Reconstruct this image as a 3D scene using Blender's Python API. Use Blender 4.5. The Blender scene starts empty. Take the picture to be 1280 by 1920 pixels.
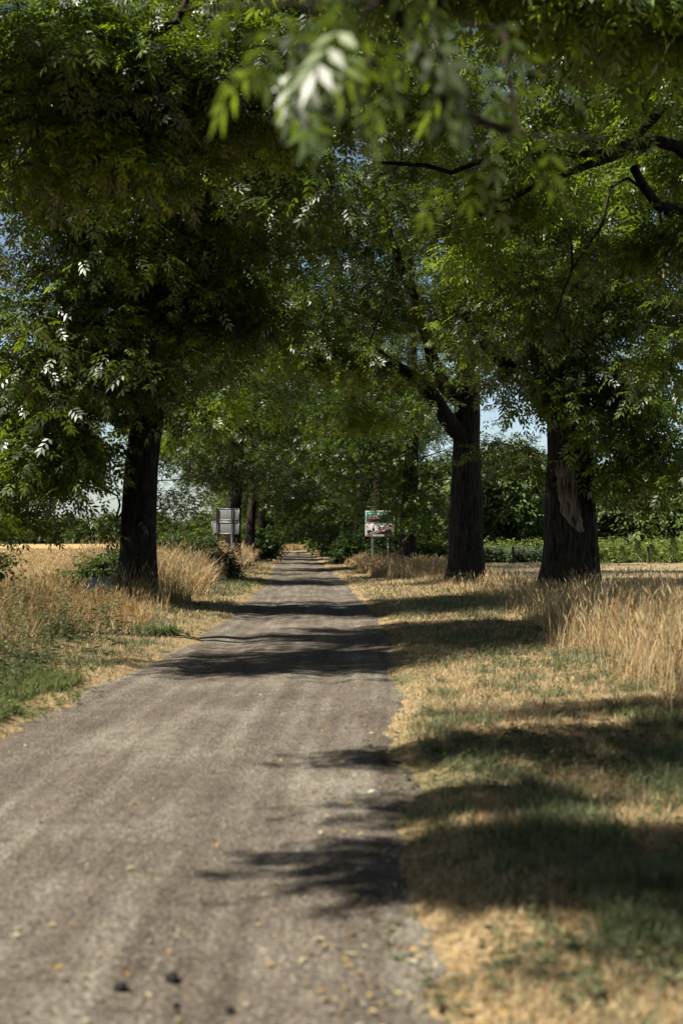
import bpy, math, random
import numpy as np
from mathutils import Vector, noise as mnoise

C = bpy.context.scene
COL = C.collection
rng = np.random.default_rng(7)
random.seed(7)
R = math.radians

# ------------------------------------------------------------------ camera, sky, sun
F = 2667.0            # focal length in photo pixels (50 mm on a 36 mm tall frame of 1920 px)
CAMH = 1.5
HOR = 1012.0
cam = bpy.data.cameras.new('camera')
cam_o = bpy.data.objects.new('camera', cam)
COL.objects.link(cam_o)
C.camera = cam_o
cam.sensor_fit = 'VERTICAL'
cam.sensor_height = 36.0
cam.lens = 50.0
cam.clip_start = 0.1
cam.clip_end = 3000
cam_o.location = (0, 0, CAMH)
cam_o.rotation_euler = (R(90) + math.atan((HOR - 960) / F), 0, 0)
cam.dof.use_dof = True
cam.dof.focus_distance = 36.0
cam.dof.aperture_fstop = 2.0

SUN_EL = R(51)
SUN_AZ = R(-107)      # clockwise from +Y (away from the camera): from the left
sun_vec = Vector((math.sin(SUN_AZ) * math.cos(SUN_EL), math.cos(SUN_AZ) * math.cos(SUN_EL), math.sin(SUN_EL)))
sl = bpy.data.lights.new('sun', 'SUN')
sl.energy = 5.0
sl.angle = R(0.53)
sl.color = (1.0, 0.93, 0.82)
so = bpy.data.objects.new('sun', sl)
COL.objects.link(so)
so.rotation_euler = sun_vec.to_track_quat('Z', 'Y').to_euler()
so.location = (-20, 20, 40)

world = bpy.data.worlds.new('World')
C.world = world
world.use_nodes = True
wn = world.node_tree
wn.nodes.clear()
sky = wn.nodes.new('ShaderNodeTexSky')
sky.sky_type = 'NISHITA'
sky.sun_disc = False
sky.sun_elevation = SUN_EL
sky.sun_rotation = SUN_AZ
sky.air_density = 1.0
sky.dust_density = 1.0
sky.ozone_density = 1.0
bg = wn.nodes.new('ShaderNodeBackground')
bg.inputs['Strength'].default_value = 0.05
wo = wn.nodes.new('ShaderNodeOutputWorld')
# summer haze: the sky pales and brightens towards the horizon
wtc = wn.nodes.new('ShaderNodeTexCoord')
wsx = wn.nodes.new('ShaderNodeSeparateXYZ')
wn.links.new(wtc.outputs['Generated'], wsx.inputs[0])
wr = wn.nodes.new('ShaderNodeValToRGB')
wr.color_ramp.elements[0].position = 0.0; wr.color_ramp.elements[0].color = (1.95, 2.1, 2.35, 1)
wr.color_ramp.elements[1].position = 0.55; wr.color_ramp.elements[1].color = (0.40, 0.34, 0.26, 1)
e_ = wr.color_ramp.elements.new(0.14); e_.color = (1.75, 1.8, 1.9, 1)
e_ = wr.color_ramp.elements.new(0.32); e_.color = (0.95, 0.86, 0.72, 1)
wn.links.new(wsx.outputs['Z'], wr.inputs[0])
wm = wn.nodes.new('ShaderNodeMix'); wm.data_type = 'RGBA'; wm.blend_type = 'MULTIPLY'; wm.inputs[0].default_value = 1.0
wn.links.new(sky.outputs[0], wm.inputs[6]); wn.links.new(wr.outputs[0], wm.inputs[7])
wn.links.new(wm.outputs[2], bg.inputs[0])
wn.links.new(bg.outputs[0], wo.inputs[0])

C.view_settings.view_transform = 'Standard'
C.view_settings.look = 'None'
C.view_settings.gamma = 1.0
C.view_settings.exposure = 0.66
C.cycles.max_bounces = 6
C.cycles.diffuse_bounces = 0
C.cycles.glossy_bounces = 2
C.cycles.transmission_bounces = 4
C.cycles.sample_clamp_indirect = 3.0
C.cycles.sample_clamp_direct = 12.0

# ------------------------------------------------------------------ helpers
def tag(o, label=None, cat=None, group=None, kind=None):
    if label: o['label'] = label
    if cat: o['category'] = cat
    if group: o['group'] = group
    if kind: o['kind'] = kind
    return o

def empty(name, loc, rz=0.0):
    o = bpy.data.objects.new(name, None)
    o.empty_display_size = 0.3
    o.location = loc
    o.rotation_euler = (0, 0, rz)
    COL.objects.link(o)
    return o

def np_mesh(name, verts, faces, mat, parent=None, attrs=None, smooth=False):
    """verts (n,3); faces: list of int arrays, each (m,k)"""
    me = bpy.data.meshes.new(name)
    verts = np.ascontiguousarray(verts, dtype=np.float32)
    if isinstance(faces, np.ndarray): faces = [faces]
    faces = [f for f in faces if len(f)]
    nv = len(verts)
    me.vertices.add(nv)
    me.vertices.foreach_set('co', verts.ravel())
    nl = sum(f.size for f in faces)
    nf = sum(len(f) for f in faces)
    me.loops.add(nl)
    me.loops.foreach_set('vertex_index', np.concatenate([f.ravel() for f in faces]).astype(np.int32))
    me.polygons.add(nf)
    tot = np.concatenate([np.full(len(f), f.shape[1], dtype=np.int32) for f in faces])
    st = np.zeros(nf, dtype=np.int32)
    st[1:] = np.cumsum(tot)[:-1]
    me.polygons.foreach_set('loop_start', st)
    me.polygons.foreach_set('loop_total', tot)
    if smooth:
        me.polygons.foreach_set('use_smooth', np.ones(nf, dtype=bool))
    me.update(calc_edges=True)
    if attrs:
        for an, (typ, data) in attrs.items():
            a = me.attributes.new(an, typ, 'POINT')
            if typ == 'FLOAT':
                a.data.foreach_set('value', np.ascontiguousarray(data, dtype=np.float32))
            else:
                d = np.ones((nv, 4), dtype=np.float32)
                d[:, :3] = data
                a.data.foreach_set('color', d.ravel())
    if mat is not None:
        for m in (mat if isinstance(mat, (list, tuple)) else [mat]):
            me.materials.append(m)
    o = bpy.data.objects.new(name, me)
    COL.objects.link(o)
    if parent is not None: o.parent = parent
    return o

def link_copy(src, parent=None):
    o = src.copy()
    COL.objects.link(o)
    if parent is not None: o.parent = parent
    return o

_perm = rng.permutation(4096)
_rnd = rng.random(4096)
def _h(ix, iy):
    return _rnd[_perm[(ix + _perm[iy & 4095]) & 4095]]
def vnoise(x, y):
    x = np.asarray(x, float); y = np.asarray(y, float)
    ix = np.floor(x).astype(np.int64); iy = np.floor(y).astype(np.int64)
    fx = x - ix; fy = y - iy
    fx = fx * fx * (3 - 2 * fx); fy = fy * fy * (3 - 2 * fy)
    a = _h(ix, iy); b = _h(ix + 1, iy); c = _h(ix, iy + 1); d = _h(ix + 1, iy + 1)
    return (a * (1 - fx) + b * fx) * (1 - fy) + (c * (1 - fx) + d * fx) * fy
def fbm(x, y, o=4):
    s = 0; a = 0.5; t = 0
    for i in range(o):
        s = s + a * vnoise(x + 17.3 * i, y - 9.1 * i); t += a
        x = x * 2.03; y = y * 2.03; a *= 0.5
    return s / t
def sstep(a, b, x):
    t = np.clip((x - a) / (b - a), 0, 1)
    return t * t * (3 - 2 * t)
def nrm(v):
    return v / np.maximum(np.linalg.norm(v, axis=-1, keepdims=True), 1e-9)

# ------------------------------------------------------------------ materials
def new_mat(name):
    m = bpy.data.materials.new(name)
    m.use_nodes = True
    nt = m.node_tree
    nt.nodes.clear()
    out = nt.nodes.new('ShaderNodeOutputMaterial')
    return m, nt, out
def N(nt, typ, **kw):
    n = nt.nodes.new('ShaderNode' + typ)
    for k, v in kw.items():
        if hasattr(n, k): setattr(n, k, v)
        else: n.inputs[k].default_value = v
    return n
def ramp(nt, fac, stops):
    r = nt.nodes.new('ShaderNodeValToRGB')
    e = r.color_ramp.elements
    while len(e) > 1: e.remove(e[-1])
    e[0].position = stops[0][0]; e[0].color = (*stops[0][1], 1)
    for p, c in stops[1:]:
        k = e.new(p); k.color = (*c, 1)
    nt.links.new(fac, r.inputs[0])
    return r.outputs[0]
def mixc(nt, fac, a, b, mode='MIX'):
    m = nt.nodes.new('ShaderNodeMix')
    m.data_type = 'RGBA'; m.blend_type = mode
    for s, v in ((m.inputs[0], fac), (m.inputs[6], a), (m.inputs[7], b)):
        if hasattr(v, 'links') or hasattr(v, 'is_linked'): nt.links.new(v, s)
        elif isinstance(v, tuple): s.default_value = (*v, 1)
        else: s.default_value = v
    return m.outputs[2]
def principled(nt, out, col, rough=0.8, spec=0.3, bump=None, bstr=0.3, bdist=0.02):
    p = nt.nodes.new('ShaderNodeBsdfPrincipled')
    if isinstance(col, tuple): p.inputs['Base Color'].default_value = (*col, 1)
    else: nt.links.new(col, p.inputs['Base Color'])
    if isinstance(rough, (int, float)): p.inputs['Roughness'].default_value = rough
    else: nt.links.new(rough, p.inputs['Roughness'])
    p.inputs['Specular IOR Level'].default_value = spec
    if bump is not None:
        b = nt.nodes.new('ShaderNodeBump')
        b.inputs['Strength'].default_value = bstr
        b.inputs['Distance'].default_value = bdist
        nt.links.new(bump, b.inputs['Height'])
        nt.links.new(b.outputs[0], p.inputs['Normal'])
    if out is not None: nt.links.new(p.outputs[0], out.inputs[0])
    return p

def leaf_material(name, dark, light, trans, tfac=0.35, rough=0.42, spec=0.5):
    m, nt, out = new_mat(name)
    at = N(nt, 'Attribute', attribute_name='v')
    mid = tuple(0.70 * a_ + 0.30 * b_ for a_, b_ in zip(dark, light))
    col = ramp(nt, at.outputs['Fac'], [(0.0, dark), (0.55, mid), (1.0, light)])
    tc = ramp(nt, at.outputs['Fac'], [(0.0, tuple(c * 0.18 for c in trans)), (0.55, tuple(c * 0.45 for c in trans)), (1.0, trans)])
    p = principled(nt, None, col, rough, spec)
    t = N(nt, 'BsdfTranslucent')
    nt.links.new(tc, t.inputs[0])
    mx = N(nt, 'MixShader'); mx.inputs[0].default_value = tfac
    nt.links.new(p.outputs[0], mx.inputs[1]); nt.links.new(t.outputs[0], mx.inputs[2])
    nt.links.new(mx.outputs[0], out.inputs[0])
    return m
M = {}
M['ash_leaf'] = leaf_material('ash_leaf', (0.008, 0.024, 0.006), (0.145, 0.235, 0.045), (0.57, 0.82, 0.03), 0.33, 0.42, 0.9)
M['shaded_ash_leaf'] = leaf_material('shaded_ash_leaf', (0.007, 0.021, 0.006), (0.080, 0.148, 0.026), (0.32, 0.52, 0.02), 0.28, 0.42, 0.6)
M['far_leaf'] = leaf_material('far_leaf', (0.022, 0.042, 0.012), (0.090, 0.138, 0.034), (0.28, 0.40, 0.03), 0.28, 0.5, 0.4)
M['belt_leaf'] = leaf_material('belt_leaf', (0.10, 0.16, 0.05), (0.26, 0.36, 0.11), (0.40, 0.56, 0.08), 0.35, 0.5, 0.4)
M['bush_leaf'] = leaf_material('bush_leaf', (0.035, 0.07, 0.02), (0.075, 0.13, 0.03), (0.22, 0.34, 0.04), 0.33, 0.5, 0.4)
M['sapling_leaf'] = leaf_material('sapling_leaf', (0.10, 0.17, 0.04), (0.24, 0.33, 0.07), (0.30, 0.40, 0.07), 0.30, 0.55, 0.3)

def blade_material(name, tfac=0.25):
    m, nt, out = new_mat(name)
    at = N(nt, 'Attribute', attribute_name='col')
    p = principled(nt, None, at.outputs['Color'], 0.65, 0.25)
    t = N(nt, 'BsdfTranslucent')
    nt.links.new(at.outputs['Color'], t.inputs[0])
    mx = N(nt, 'MixShader'); mx.inputs[0].default_value = tfac
    nt.links.new(p.outputs[0], mx.inputs[1]); nt.links.new(t.outputs[0], mx.inputs[2])
    nt.links.new(mx.outputs[0], out.inputs[0])
    return m
M['blade'] = blade_material('blade', 0.3)

def bark_material(name, a, b):
    m, nt, out = new_mat(name)
    tc = N(nt, 'TexCoord')
    mp = N(nt, 'Mapping'); mp.inputs['Scale'].default_value = (7, 7, 1.1)
    nt.links.new(tc.outputs['Object'], mp.inputs[0])
    n1 = N(nt, 'TexNoise'); n1.inputs['Scale'].default_value = 2.2; n1.inputs['Detail'].default_value = 6
    n1.inputs['Roughness'].default_value = 0.65
    nt.links.new(mp.outputs[0], n1.inputs[0])
    n2 = N(nt, 'TexNoise'); n2.inputs['Scale'].default_value = 1.3
    nt.links.new(tc.outputs['Object'], n2.inputs[0])
    c1 = ramp(nt, n1.outputs['Fac'], [(0.36, a), (0.62, b)])
    c2 = mixc(nt, 0.35, c1, n2.outputs['Fac'], 'OVERLAY')
    principled(nt, out, c2, 0.9, 0.15, n1.outputs['Fac'], 0.9, 0.05)
    return m
M['bark'] = bark_material('bark', (0.010, 0.008, 0.006), (0.080, 0.064, 0.048))
M['twig_bark'] = bark_material('twig_bark', (0.05, 0.04, 0.03), (0.14, 0.11, 0.085))

# ------------------------------------------------------------------ layout
_ry = [-40, 4.4, 10.9, 21.3, 32, 57, 80, 110, 143, 165, 185, 205, 235]
_rx = [-2.0, -1.29, -1.08, -0.72, -0.78, -1.5, -2.35, -3.3, -4.4, -5.6, -8.2, -13, -26]
_ty = np.linspace(-40, 235, 1101)
_tx = np.interp(_ty, _ry, _rx)
_k = np.hanning(41); _k /= _k.sum()
_tx = np.convolve(np.pad(_tx, 20, mode='reflect', reflect_type='odd'), _k, mode='valid')
def road_c(y): return np.interp(y, _ty, _tx)
def road_hw(y): return np.interp(y, [0, 11, 21, 30, 60, 150], [1.50, 1.50, 1.36, 1.33, 1.34, 1.3])

def edge_in(u, y):
    """signed distance outside the road edge, ragged"""
    hw = road_hw(y)
    wob = (fbm(y * 0.9 + np.where(u > 0, 40, 0), y * 0.11, 3) - 0.5) * 0.42 + (fbm(y * 5.1 + np.where(u > 0, 9, 70), u * 3.0, 2) - 0.5) * 0.16
    return np.abs(u) - hw - wob

def ground_z(x, y):
    u = x - road_c(y)
    e = edge_in(u, y)
    z = -0.06 + 0.10 * sstep(-0.25, 0.45, e)
    z = z + 0.10 * sstep(0.5, 3.0, e) * np.where(u < 0, 1.3, 0.7)
    z = z + (fbm(x * 0.6, y * 0.6, 3) - 0.5) * 0.16 * sstep(0.3, 2.5, e) * (1 - sstep(25, 60, np.abs(u)))
    z = z - 0.12 * sstep(4.5, 9, u)
    return z
def road_z(x, y):
    u = x - road_c(y)
    rut = -0.035 * np.exp(-((np.abs(u) - 0.78) / 0.28) ** 2)
    return rut + (fbm(x * 1.2, y * 0.5, 3) - 0.5) * 0.03 + (fbm(x * 6, y * 6, 2) - 0.5) * 0.006 - 0.02 * sstep(1.1, 1.6, np.abs(u))

def axis(segs):
    a = [np.arange(s, e, st) for s, e, st in segs]
    return np.concatenate(a)
us = axis([(-900, -200, 60), (-200, -40, 10), (-40, -12, 2), (-12, -4, 0.5), (-4, -2.4, 0.2), (-2.4, -1.0, 0.07), (-1.0, 1.0, 0.5),
           (1.0, 2.4, 0.07), (2.4, 4, 0.2), (4, 12, 0.5), (12, 40, 2), (40, 200, 10), (200, 901, 60)])
ys = axis([(-60, 0, 4), (0, 3, 0.5), (3, 16, 0.08), (16, 40, 0.16), (40, 90, 0.4), (90, 240, 1.5), (240, 500, 20), (500, 1501, 100)])
U, Y = np.meshgrid(us, ys)
X = U + road_c(Y)
Z = ground_z(X, Y)
nu, ny = len(us), len(ys)
V = np.stack([X, Y, Z], -1).reshape(-1, 3)
i = np.arange(nu * ny).reshape(ny, nu)
FQ = np.stack([i[:-1, :-1], i[:-1, 1:], i[1:, 1:], i[1:, :-1]], -1).reshape(-1, 4)

def ground_mat():
    m, nt, out = new_mat('dry_soil_and_thatch')
    g = N(nt, 'NewGeometry')
    n1 = N(nt, 'TexNoise'); n1.inputs['Scale'].default_value = 0.9; n1.inputs['Detail'].default_value = 5
    n2 = N(nt, 'TexNoise'); n2.inputs['Scale'].default_value = 28; n2.inputs['Detail'].default_value = 4
    n3 = N(nt, 'TexNoise'); n3.inputs['Scale'].default_value = 0.35; n3.inputs['Detail'].default_value = 3
    for n in (n1, n2, n3): nt.links.new(g.outputs['Position'], n.inputs[0])
    straw = ramp(nt, n2.outputs['Fac'], [(0.30, (0.16, 0.105, 0.05)), (0.50, (0.38, 0.27, 0.14)), (0.72, (0.56, 0.44, 0.26))])
    green = ramp(nt, n2.outputs['Fac'], [(0.30, (0.10, 0.085, 0.04)), (0.7, (0.24, 0.22, 0.11))])
    f = ramp(nt, n1.outputs['Fac'], [(0.48, (0, 0, 0)), (0.62, (1, 1, 1))])
    c = mixc(nt, f, straw, green)
    principled(nt, out, c, 0.95, 0.1, n2.outputs['Fac'], 0.7, 0.03)
    return m
M['ground'] = ground_mat()
ground = np_mesh('ground', V, FQ, M['ground'], smooth=True)
tag(ground, kind='structure')

def road_mat():
    m, nt, out = new_mat('dusty_gravel')
    tc = N(nt, 'Attribute', attribute_name='ruv')       # road-following coordinates (across, along)
    def sc(s):
        mp = N(nt, 'Mapping'); mp.inputs['Scale'].default_value = s
        nt.links.new(tc.outputs['Vector'], mp.inputs[0]); return mp.outputs[0]
    st = N(nt, 'TexNoise'); st.inputs['Scale'].default_value = 1; st.inputs['Detail'].default_value = 5
    nt.links.new(sc((5.5, 0.28, 1)), st.inputs[0])
    pt = N(nt, 'TexNoise'); pt.inputs['Scale'].default_value = 0.9; pt.inputs['Detail'].default_value = 5; pt.inputs['Roughness'].default_value = 0.6
    nt.links.new(sc((1, 0.7, 1)), pt.inputs[0])
    fi = N(nt, 'TexNoise'); fi.inputs['Scale'].default_value = 38; fi.inputs['Detail'].default_value = 6; fi.inputs['Roughness'].default_value = 0.75
    nt.links.new(sc((1, 1, 1)), fi.inputs[0])
    vo = N(nt, 'TexVoronoi'); vo.inputs['Scale'].default_value = 55
    nt.links.new(sc((1, 1, 1)), vo.inputs[0])
    add = N(nt, 'Math', operation='ADD'); nt.links.new(st.outputs['Fac'], add.inputs[0]); nt.links.new(pt.outputs['Fac'], add.inputs[1])
    half = N(nt, 'Math', operation='MULTIPLY'); half.inputs[1].default_value = 0.5; nt.links.new(add.outputs[0], half.inputs[0])
    base = ramp(nt, half.outputs[0], [(0.37, (0.140, 0.118, 0.096)), (0.50, (0.205, 0.182, 0.150)), (0.63, (0.31, 0.287, 0.242))])
    grain = ramp(nt, fi.outputs['Fac'], [(0.36, (0.35, 0.33, 0.31)), (0.5, (0.95, 0.95, 0.95)), (0.64, (1.65, 1.6, 1.5))])
    c = mixc(nt, 1.0, base, grain, 'MULTIPLY')
    stones = ramp(nt, vo.outputs['Color'], [(0.0, (0.55, 0.5, 0.46)), (0.5, (1, 1, 1)), (1.0, (1.35, 1.3, 1.22))])
    c = mixc(nt, 0.9, c, stones, 'MULTIPLY')
    mn = N(nt, 'TexNoise'); mn.inputs['Scale'].default_value = 11; mn.inputs['Detail'].default_value = 5; mn.inputs['Roughness'].default_value = 0.7
    nt.links.new(sc((1, 0.6, 1)), mn.inputs[0])
    mc = ramp(nt, mn.outputs['Fac'], [(0.36, (0.62, 0.60, 0.58)), (0.5, (1, 1, 1)), (0.66, (1.3, 1.28, 1.22))])
    c = mixc(nt, 0.65, c, mc, 'MULTIPLY')
    hb = N(nt, 'Math', operation='SUBTRACT'); nt.links.new(fi.outputs['Fac'], hb.inputs[0]); nt.links.new(vo.outputs['Distance'], hb.inputs[1])
    principled(nt, out, c, 0.93, 0.12, hb.outputs[0], 0.65, 0.02)
    return m
M['road'] = road_mat()
ru = np.linspace(-2.15, 2.15, 44)
ry = axis([(-20, 3, 1.0), (3, 20, 0.12), (20, 60, 0.3), (60, 230.1, 1.0)])
RU, RY = np.meshgrid(ru, ry)
RX = RU + road_c(RY)
RZ = road_z(RX, RY)
i = np.arange(len(ru) * len(ry)).reshape(len(ry), len(ru))
RF = np.stack([i[:-1, :-1], i[:-1, 1:], i[1:, 1:], i[1:, :-1]], -1).reshape(-1, 4)
ruv = np.stack([RU.ravel(), RY.ravel(), np.zeros(RU.size)], -1)
road = np_mesh('road', np.stack([RX, RY, RZ], -1).reshape(-1, 3), RF, M['road'], attrs={'ruv': ('FLOAT_COLOR', ruv)}, smooth=True)
tag(road, kind='structure')

# fields -------------------------------------------------------------
def field_mat(name, cols, scale=6.0, stretch=(1, 1, 1)):
    m, nt, out = new_mat(name)
    g = N(nt, 'NewGeometry')
    mp = N(nt, 'Mapping'); mp.inputs['Scale'].default_value = stretch
    nt.links.new(g.outputs['Position'], mp.inputs[0])
    n1 = N(nt, 'TexNoise'); n1.inputs['Scale'].default_value = scale; n1.inputs['Detail'].default_value = 6
    n2 = N(nt, 'TexNoise'); n2.inputs['Scale'].default_value = 0.12; n2.inputs['Detail'].default_value = 4
    nt.links.new(mp.outputs[0], n1.inputs[0]); nt.links.new(mp.outputs[0], n2.inputs[0])
    c = ramp(nt, n1.outputs['Fac'], [(0.32, cols[0]), (0.5, cols[1]), (0.7, cols[2])])
    c2 = ramp(nt, n2.outputs['Fac'], [(0.35, (0.82, 0.82, 0.8)), (0.65, (1.1, 1.08, 1.05))])
    c = mixc(nt, 1.0, c, c2, 'MULTIPLY')
    principled(nt, out, c, 0.9, 0.1, n1.outputs['Fac'], 0.6, 0.1)
    return m
M['wheat'] = field_mat('ripe_wheat', ((0.42, 0.28, 0.11), (0.60, 0.42, 0.20), (0.72, 0.55, 0.30)), 5.0)
M['stubble'] = field_mat('stubble', ((0.42, 0.32, 0.18), (0.58, 0.47, 0.28), (0.70, 0.59, 0.38)), 4.0, (0.5, 2.0, 1))

def sheet(name, xs, yy, zfun, mat, edge_drop=None):
    A, B = np.meshgrid(xs, yy)
    if callable(zfun): z = zfun(A, B)
    v = np.stack([A, B, z], -1).reshape(-1, 3)
    i = np.arange(A.size).reshape(A.shape)
    f = np.stack([i[:-1, :-1], i[:-1, 1:], i[1:, 1:], i[1:, :-1]], -1).reshape(-1, 4)
    return np_mesh(name, v, f, mat, smooth=True)
WX1 = -7.4     # near edge of the wheat
def wheat_z(x, y):
    e = np.minimum(np.minimum(WX1 - x, y - 26), 330 - y)
    return -0.1 + 0.68 * sstep(0.0, 0.9, e) + (fbm(x * 1.5, y * 1.5, 3) - 0.5) * 0.12
wheat_field = sheet('wheat_field', -axis([(7.4, 12, 0.3), (12, 40, 0.8), (40, 261, 8)])[::-1], axis([(26, 60, 0.5), (60, 140, 2), (140, 331, 10)]), wheat_z, M['wheat'])
tag(wheat_field, kind='structure')
stubble_field = sheet('stubble_field', axis([(6.6, 40, 0.6), (40, 121, 8)]), axis([(22, 90.1, 0.6)]),
                      lambda x, y: ground_z(x, y) + 0.012 + (fbm(x * 2, y * 2, 2)) * 0.02, M['stubble'])
tag(stubble_field, kind='structure')

# ------------------------------------------------------------------ leaf and blade builders
def leaf_template(n_pairs=3, L=0.11, W=0.038, rach=0.24, fold=0.3):
    """compound leaf, rachis along +X, upper side +Z; returns verts (k,4,3)"""
    out = []
    for p in range(n_pairs):
        x0 = rach * (0.35 + 0.6 * p / max(1, n_pairs - 1) * 0.92)
        for s in (-1, 1):
            a = s * R(58 - 8 * p)
            d = np.array([math.cos(a), math.sin(a), -0.18])
            out.append((np.array([x0, 0, 0]), d, L * (0.85 + 0.12 * p)))
    out.append((np.array([rach, 0, 0]), np.array([1, 0, -0.2]), L * 1.1))
    vs = []
    for o, d, l in out:
        d = d / np.linalg.norm(d)
        s = np.cross(d, [0, 0, 1]); s /= np.linalg.norm(s)
        up = np.cross(s, d)
        vs.append([o, o + d * l * 0.45 + s * W * 0.5 + up * W * fold * 0.5, o + d * l, o + d * l * 0.45 - s * W * 0.5 + up * W * fold * 0.5])
    return np.array(vs)
T_ASH = leaf_template()
T_MID = leaf_template(2, 0.15, 0.055, 0.26)
T_FAR = leaf_template(1, 0.24, 0.10, 0.16)
T_BUSH = leaf_template(1, 0.10, 0.055, 0.08)

def leaves_mesh_data(pos, d, up, scale, tmpl, vals, r=rng):
    """instances of tmpl at pos with X axis d"""
    d = nrm(d)
    s = nrm(np.cross(up, d))
    u = np.cross(d, s)
    B = np.stack([d, s, u], 1)                       # rows are axes
    k = tmpl.shape[0]
    t = tmpl.reshape(-1, 3)
    v = np.einsum('vj,njk->nvk', t, B) * scale[:, None, None] + pos[:, None, :]
    n = len(pos)
    verts = v.reshape(-1, 3)
    faces = np.arange(n * k * 4, dtype=np.int32).reshape(-1, 4)
    val = np.repeat(vals, k * 4)
    val = np.clip(val + np.repeat(r.normal(0, 0.17, n * k), 4), 0, 1)
    return verts, faces, val

def sprays_to_leaves(cent, per, spread, tmpl, r, droop=0.45, scale=(0.8, 1.2), vbase=None):
    n = len(cent)
    k = r.poisson(per, n) + 2
    idx = np.repeat(np.arange(n), k)
    m = len(idx)
    g = r.normal(0, 1, (m, 3))
    off = g * np.array([spread, spread, spread * 0.55])
    off[:, 2] -= 0.25 * (off[:, 0] ** 2 + off[:, 1] ** 2) / spread
    pos = cent[idx] + off
    d = nrm(off) * 0.8 + r.normal(0, 0.45, (m, 3))
    d[:, 2] = d[:, 2] * 0.5 - droop
    up = r.normal(0, 0.38, (m, 3)) + np.array([0, 0, 1.0])
    sc = r.uniform(scale[0], scale[1], m)
    vb = r.uniform(0.2, 0.8, n) if vbase is None else vbase
    vals = np.clip(vb[idx] + r.normal(0, 0.12, m), 0, 1)
    return leaves_mesh_data(pos, d, up, sc, tmpl, vals, r)

# ------------------------------------------------------------------ branches
class Skeleton:
    def __init__(s):
        s.p = []; s.par = []; s.r = []; s.fixed = []
    def add(s, p, par, r=0.0, fixed=False):
        s.p.append(np.array(p, float)); s.par.append(par); s.r.append(r); s.fixed.append(fixed)
        return len(s.p) - 1
    def chain(s, pts, par, r0, r1, jit=0.0, step=0.45, fixed=True, r=rng):
        """smooth polyline through pts (catmull-rom), starting at node par"""
        P = [s.p[par]] + [np.array(q, float) for q in pts] if par >= 0 else [np.array(q, float) for q in pts]
        P = np.array(P)
        E = np.vstack([2 * P[0] - P[1], P, 2 * P[-1] - P[-2]])
        seg = []
        for a in range(1, len(E) - 2):
            L = np.linalg.norm(E[a + 1] - E[a]); n = max(1, int(L / step))
            for t in np.linspace(0, 1, n, endpoint=False):
                p0, p1, p2, p3 = E[a - 1], E[a], E[a + 1], E[a + 2]
                seg.append(0.5 * ((2 * p1) + (-p0 + p2) * t + (2 * p0 - 5 * p1 + 4 * p2 - p3) * t * t + (-p0 + 3 * p1 - 3 * p2 + p3) * t ** 3))
        seg.append(E[-2])
        last = par; ids = []
        n = len(seg)
        for k, q in enumerate(seg):
            if k == 0 and par >= 0: continue
            t = k / max(1, n - 1)
            q = q + r.normal(0, jit, 3) * (0 < k < n - 1)
            last = s.add(q, last, r0 + (r1 - r0) * t, fixed)
            ids.append(last)
        return ids
    def nearest(s, q, lo=0, maxr=9):
        P = np.array(s.p)
        d = P - q
        dist = np.linalg.norm(d, axis=1)
        score = dist + 0.5 * np.maximum(0, P[:, 2] - q[2] + 0.2) + 0.25 * np.array(s.r) * 0
        score[:lo] = 1e9
        return int(np.argmin(score))
    def grow(s, targets, lo, r, step=0.5, jit=0.05):
        for q in targets:
            a = s.nearest(q, lo)
            p = s.p[a]
            L = np.linalg.norm(q - p)
            n = max(1, int(L / step))
            mid = (p + q) / 2 + np.array([0, 0, 0.14 * L]) + r.normal(0, 0.07 * L, 3)
            last = a
            for t in np.linspace(0, 1, n + 1)[1:]:
                w = (1 - t) ** 2 * p + 2 * t * (1 - t) * mid + t * t * q
                if t < 1: w = w + r.normal(0, jit, 3)
                last = s.add(w, last)
    def radii(s, tip=0.006, power=0.52, cap=0.22):
        n = len(s.p)
        cnt = np.zeros(n)
        has = np.zeros(n, bool)
        for i in range(n - 1, -1, -1):
            if not has[i]: cnt[i] += 1
            if s.par[i] >= 0:
                cnt[s.par[i]] += cnt[i]; has[s.par[i]] = True
        rr = np.array(s.r)
        for i in range(n):
            if not s.fixed[i]:
                rr[i] = min(tip * cnt[i] ** power, cap)
                pr = rr[s.par[i]]
                rr[i] = min(rr[i], pr * 0.92)
        s.rad = rr; s.cnt = cnt
    def chains(s):
        n = len(s.p)
        kids = [[] for _ in range(n)]
        for i in range(n):
            if s.par[i] >= 0: kids[s.par[i]].append(i)
        out = []
        stack = [(-1, i) for i in range(n) if s.par[i] < 0]
        while stack:
            par, i = stack.pop()
            ch = [par] if par >= 0 else []
            while True:
                ch.append(i)
                if not kids[i]: break
                ks = sorted(kids[i], key=lambda k: (s.fixed[k], s.rad[k], s.cnt[k]), reverse=True)
                for k in ks[1:]: stack.append((i, k))
                i = ks[0]
            out.append(ch)
        return out

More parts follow.
